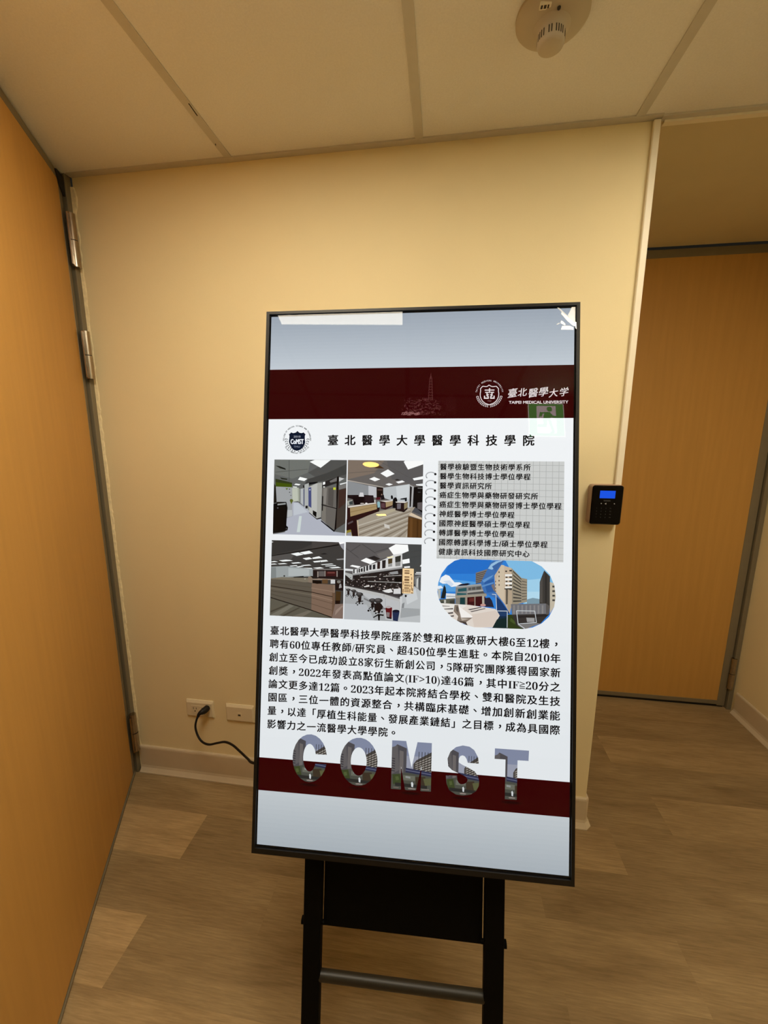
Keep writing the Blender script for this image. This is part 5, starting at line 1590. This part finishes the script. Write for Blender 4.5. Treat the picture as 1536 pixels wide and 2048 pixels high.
m.build('body_lettering', ART_MAT, screen)

PALE = lin((232, 222, 222))
def ring_text(mb, s, cu_, cv, r, a0, a1, em, col, y, inward=False, fat=0.0):
    """letters along a circle; angles in degrees, counter-clockwise from the right, as seen from the front"""
    n = len(s)
    for i, ch in enumerate(s):
        if ch == ' ': continue
        a = math.radians(a0 + (a1 - a0) * (i + 0.5) / n)
        px, pz = cu_ + r * math.cos(a), U(cv) + r * math.sin(a)
        rot = a - math.pi / 2 if not inward else a + math.pi / 2
        v, f_, ad_ = glyph(ch, 0.0)
        co, si = math.cos(rot), math.sin(rot)
        pts = [((vx - ad_ / 2) * em * 0.86, vy * em) for vx, vy in v]
        put(mb, [([(px + x_ * co - z_ * si, pz + x_ * si + z_ * co) for x_, z_ in pts], f_)], y, col, fat)
def leaf_wreath(mb, cu_, cv, r, a0, a1, n, size, col, y, sgn):
    for i in range(n):
        a = math.radians(a0 + (a1 - a0) * i / (n - 1))
        for dr, tilt in ((-size * 0.42, 0.55), (size * 0.42, -0.55)):
            cx, cz = cu_ + (r + dr) * math.cos(a), U(cv) + (r + dr) * math.sin(a)
            t_ = a + sgn * math.pi / 2 + tilt * sgn
            ux, uz = math.cos(t_) * size * 0.62, math.sin(t_) * size * 0.62
            wx, wz = -math.sin(t_) * size * 0.24, math.cos(t_) * size * 0.24
            mb.face([(cx - ux, y, cz - uz), (cx + wx, y, cz + wz), (cx + ux, y, cz + uz), (cx - wx, y, cz - wz)], col)
# university emblem and wordmark in the header
m = MB()
ec, ev_ = 0.5018, 0.1848
sh = [tuple(q) for q in ART['shield']]
stroke(m, sh + [sh[0]], 1.7, -0.0003, PALE)
for a0, b0, a1, b1 in ((275, 203, 410, 218), (334, 184, 350, 252), (282, 236, 330, 250), (356, 236, 404, 250), (300, 252, 317, 292), (368, 252, 385, 292), (316, 268, 334, 282), (352, 268, 370, 282), (306, 290, 330, 304), (356, 290, 380, 304), (318, 300, 334, 334), (352, 300, 368, 334), (266, 316, 334, 334), (352, 316, 414, 334), (266, 290, 282, 334), (398, 290, 414, 334)):
    f_ = lambda a_, b_: (0.5018 + (a_ - 340) * 0.0001562, 0.1864 + (b_ - 265) * 0.0001570)
    (x0, y0_), (x1, y1_) = f_(a0, b0), f_(a1, b1)
    srect(m, x0, y0_, x1, y1_, -0.00032, PALE)
put(m, flat_text('1960', ec, U(0.2035), 0.0045, align='c'), -0.0003, lin((150, 110, 112)))
ring_text(m, 'TAIPEI MEDICAL UNIVERSITY', ec, 0.1850, 0.0268, 176, 4, 0.0046, PALE, -0.0003, fat=0.00012)
leaf_wreath(m, ec, 0.1870, 0.0262, 192, 262, 9, 0.0040, PALE, -0.0003, 1)
leaf_wreath(m, ec, 0.1870, 0.0262, -12, -82, 9, 0.0040, PALE, -0.0003, -1)
m.build('university_emblem', ART_MAT, screen)
m = MB()
for i, ch in enumerate('臺北醫學大学'):
    put(m, flat_text(ch, 0.5392 + 0.0219 * i, U(0.1915 - (0.002 if i % 2 else 0)) - 0.002, 0.0232 if i in (0, 2, 3) else 0.0215, slope=0.16, shear=0.12), -0.0003, PALE, fat=0.00022)
put(m, flat_text('TAIPEI MEDICAL UNIVERSITY', 0.5441, U(0.2085), 0.0087, width=0.1252), -0.0003, PALE, fat=0.00028)
m.build('university_wordmark', ART_MAT, screen)
# faint city line drawing in the header
m = MB()
rs = random.Random(11)
FAINT, FAINT2 = lin((112, 62, 62)), lin((70, 24, 26))
tx = 373.0
for k_ in range(8):
    v1 = 200 - k_ * 6.2; wd = 5.4 - k_ * 0.35
    stroke(m, [(tx - wd * 0.7, v1), (tx - wd, v1 - 5.8), (tx + wd, v1 - 5.8), (tx + wd * 0.7, v1)], 0.6, -0.0003, FAINT)
stroke(m, [(tx, 150), (tx, 139)], 0.8, -0.0003, FAINT); stroke(m, [(tx - 2, 150), (tx, 144), (tx + 2, 150)], 0.6, -0.0003, FAINT)
for k_ in range(330):
    u_ = rs.triangular(306, 432, 345); top = 214 - 12 * math.sin((u_ - 300) / 130 * math.pi) - (8 if 308 < u_ < 330 else 0)
    v_ = rs.uniform(top - 6, 233)
    l_ = rs.uniform(1.5, 6)
    ang = rs.choice([0, 0, math.pi / 2, rs.uniform(-0.6, 0.6)])
    stroke(m, [(u_, v_), (u_ + l_ * math.cos(ang), v_ - l_ * math.sin(ang))], rs.uniform(0.35, 0.8), -0.0003, FAINT if u_ < 395 and rs.random() < 0.7 else FAINT2)
for k_ in range(40):
    u_ = rs.uniform(305, 345)
    stroke(m, [(u_, rs.uniform(225, 233)), (u_ + rs.uniform(3, 9), rs.uniform(225, 233))], 0.8, -0.0003, lin((160, 110, 108)))
for k_ in range(9):
    stroke(m, [(408 + k_ * 2.6, 224), (408 + k_ * 2.6, 185 + abs(k_ - 4) * 3)], 0.4, -0.0003, FAINT2)
m.build('city_line_drawing', ART_MAT, screen)
# college logo beside the title
m = MB()
NAVY = lin((12, 24, 46))
m.face([(a_ / 1e3, -0.0003, U(b_ / 1e3)) for a_, b_ in ART['cshield']], NAVY)
lc, lv = 0.0690, 0.2855
put(m, flat_text('2010', lc, U(0.2832), 0.0062, align='c', sx=1.35), -0.00034, lin((190, 196, 210)))
put(m, flat_text('CoMST', lc - 0.0152, U(0.2980), 0.0158, width=0.0306), -0.00034, lin((240, 244, 250)), fat=0.0006)
put(m, flat_text('TMU', lc, U(0.3065), 0.0060, align='c', sx=1.2), -0.00034, lin((150, 158, 175)))
ring_text(m, 'COLLEGE OF MEDICAL SCIENCE AND TECHNOLOGY', lc, 0.2880, 0.0303, 186, -6, 0.0042, lin((40, 44, 46)), -0.0003, fat=0.0002)
ring_text(m, 'Taipei Medical University', lc, 0.2868, 0.0338, 212, 328, 0.0052, lin((40, 44, 46)), -0.0003, inward=True, fat=0.0002)
leaf_wreath(m, lc, 0.2880, 0.0257, 178, 260, 8, 0.0044, lin((30, 36, 42)), -0.00028, 1)
leaf_wreath(m, lc, 0.2880, 0.0257, 2, -80, 8, 0.0044, lin((30, 36, 42)), -0.00028, -1)
m.build('college_logo', ART_MAT, screen)
# big letters cut out of a campus picture
PIC = [('8088a0', [(0, 0), (1, 0), (1, 1), (0, 1)]), ('989cac', [(.35, .3), (.75, .3), (.7, .56), (.35, .56)]),
       ('4c4a4e', [(.14, .08), (.38, .15), (.37, 1), (0, 1), (0, .2)]), ('5e5b5c', [(.0, .15), (.15, .1), (.2, .6), (.0, .7)]), ('6a6564', [(.2, .2), (.3, .22), (.3, .75), (.2, .75)])]
for k_ in range(6): PIC.append(('34333a', [(0, .36 + k_ * .05), (.09, .37 + k_ * .05), (.09, .39 + k_ * .05), (0, .38 + k_ * .05)]))
PIC += [('46423e', [(.62, .38), (1.02, .18), (1.02, .8), (.55, .66), (.55, .46)])]
for k_ in range(7):
    o_ = k_ * .052
    PIC.append(('a29c94', [(.60, .44 + o_ * .8), (1.02, .26 + o_), (1.02, .282 + o_), (.60, .455 + o_ * .8)]))
for k_ in range(5): PIC.append(('302c2a', [(.68 + k_ * .075, .2), (.695 + k_ * .075, .2), (.685 + k_ * .075, .66), (.67 + k_ * .075, .66)]))
PIC += [('30344e', [(.36, .545), (1, .60), (1, .64), (.36, .585)]), ('666a84', [(.36, .585), (1, .64), (1, .655), (.36, .605)]), ('2c3048', [(.36, .60), (1, .655), (1, .69), (.36, .64)]),
        ('4a4c44', [(0, .70), (.4, .64), (1, .69), (1, 1), (0, 1)]), ('66685c', [(.3, .70), (.6, .70), (.6, .80), (.3, .80)]), ('8a8e8c', [(.36, .71), (.48, .72), (.48, .76), (.36, .75)]), ('3a4426', [(.03, .70), (.22, .68), (.28, .86), (.05, .9)]), ('4e5a34', [(.1, .74), (.18, .73), (.2, .8), (.12, .82)]), ('3c3226', [(.6, .72), (.85, .70), (.9, .9), (.62, .9)]), ('585a3c', [(.8, .74), (1, .72), (1, .86), (.85, .88)]),
        ('2a2a28', [(.1, .86), (.9, .88), (.9, .94), (.1, .93)]), ('d0d4d6', [(.5, .84), (.53, .82), (.56, .86), (.55, .93), (.51, .92)]), ('8c807a', [(.42, .955), (.5, .945), (.62, .955), (.6, .975), (.44, .975)]), ('6e645c', [(.05, .95), (.2, .95), (.18, .975), (.06, .97)]), ('70665e', [(.75, .95), (.95, .94), (.96, .965), (.78, .97)])]
for ch, pieces in ART['letters'].items():
    m = MB()
    Q = [[(q[k_], q[k_ + 1]) for k_ in range(0, 8, 2)] for q in pieces]
    us = [p[0] for q in Q for p in q]; vv = [p[1] for q in Q for p in q]
    u0, u1, v0, v1 = min(us), max(us), min(vv), max(vv)
    for li, (hx_, pp) in enumerate(PIC):
        pol = [(u0 + (u1 - u0) * a_, v0 + (v1 - v0) * b_) for a_, b_ in pp]
        for q in Q:
            r_ = clip_poly(pol, q)
            if len(r_) >= 3 and abs(area(r_)) > 0.02:
                m.face([(a_ / 1e3, -0.0003 - li * 0.000006, U(b_ / 1e3)) for a_, b_ in r_], hexlin(hx_))
    for k_ in range(5):                     # soft dark pool under each letter
        e_ = [(0.5 * (u0 + u1) + (30 - 4 * k_) * math.cos(q * math.pi / 10), v1 + 6 + (5 - .8 * k_) * math.sin(q * math.pi / 10)) for q in range(20)]
        m.face([(a_ / 1e3, -0.00005 - 0.00001 * k_, U(b_ / 1e3)) for a_, b_ in e_], lin((54 - 7 * k_, 3, 5)))
    m.build('picture_letter', ART_MAT, screen)
glyph_done()

# glass, sticker and peeling film on the front
m = MB(); m.face([(-0.0024, -0.0040, U(SH + 0.0039)), (SW + 0.0024, -0.0040, U(SH + 0.0039)), (SW + 0.0024, -0.0040, U(-0.0029)), (-0.0024, -0.0040, U(-0.0029))])
m.build('screen_glass', GLASS, disp)
m = MB(); m.prism(rrect(0.3183, U(0.6307), 0.3432, U(0.5755), 0.0012, 3), -0.0046, -0.00405)
stk = m.build('barcode_sticker', STICKER, disp); stk['label'] = 'tan paper barcode sticker'
m = MB()
su, sv = lambda a_: 0.3181 + (a_ - 385) * 0.0000436, lambda b_: 0.5753 + (b_ - 285) * 0.0000433
for b0, b1 in ((385, 430), (485, 520), (532, 560), (690, 725), (735, 755), (820, 860), (868, 895), (905, 918), (975, 1015), (1030, 1040), (1110, 1128), (1140, 1165), (1180, 1192), (1245, 1275), (1300, 1325), (1345, 1355), (1385, 1398), (1415, 1425), (1450, 1478)):
    m.box((su(495), -0.00475, U(sv(b1))), (su(740), -0.0045, U(sv(b0))))
for a0, b0, a1, b1 in ((420, 1340, 455, 1520), (430, 950, 450, 1120), (850, 720, 885, 860), (795, 570, 865, 610), (845, 980, 885, 1060), (765, 1110, 800, 1215), (850, 1100, 880, 1390), (770, 1310, 800, 1500), (895, 1280, 935, 1430), (850, 1500, 930, 1540)):
    m.box((su(a0), -0.00475, U(sv(b1))), (su(a1), -0.0045, U(sv(b0))))
m.build('barcode_print', INK, stk)
m = MB()
for i, pl in enumerate(ART['film']):
    cx_ = sum(p[0] for p in pl) / len(pl)
    m.mat = 1 if i in (0, 1, 5) else 0
    m.face([(a_ / 1e3, -0.0046 - 0.0012 * i + (a_ - cx_) * 0.00006, U(b_ / 1e3)) for a_, b_ in pl])
fm = m.build('peeling_film', [FILM, FILM_THIN], disp); fm['label'] = 'crumpled clear film in the top right corner'

# easel stand
for u0, u1 in ((0.1020, 0.1440), (0.5145, 0.5575)):
    m = MB(); m.box((u0, 0.034, 0.012), (u1, 0.058, 1.25)); lg = m.build('front_leg', BLACK, disp, bevel=0.003)
    m = MB(); m.box((u0 - 0.002, 0.030, 0.0), (u1 + 0.002, 0.062, 0.03)); m.build('foot', BLACK, lg, bevel=0.004)
    # rear leg swings back from the hinge to the floor
    uc = (u0 + u1) / 2
    a_, b_ = Vector((uc, 0.075, 1.05)), Vector((uc, 0.50, 0.112))
    d_ = (b_ - a_).normalized(); n_ = Vector((1, 0, 0)); q_ = d_.cross(n_)
    M = Matrix((n_, q_, d_)).transposed().to_4x4(); M.translation = a_
    m = MB(); m.box((-0.012, -0.012, 0), (0.012, 0.012, (b_ - a_).length), M); m.build('rear_leg', BLACK, disp, bevel=0.002)
m = MB(); m.box((0.1465, 0.050, U(1.4205)), (0.5115, 0.054, U(1.12))); m.build('back_panel', BLACK, disp)
m = MB(); m.tube([(0.142, 0.046, U(1.5305)), (0.518, 0.046, U(1.5305))], 0.0118, 20); m.build('cross_bar', BAR, disp, smooth=True)
for xa, xb, xc in ((0.0985, 0.150, 0.0990), (0.508, 0.5620, 0.5610)):
    m = MB(); m.tube([(xa, 0.046, U(1.410)), (xb, 0.046, U(1.410))], 0.005, 14)
    m.tube([(xc - 0.003, 0.046, U(1.410)), (xc + 0.003, 0.046, U(1.410))], 0.008, 14)
    m.build('pivot_pin', BLACK, disp, smooth=True)
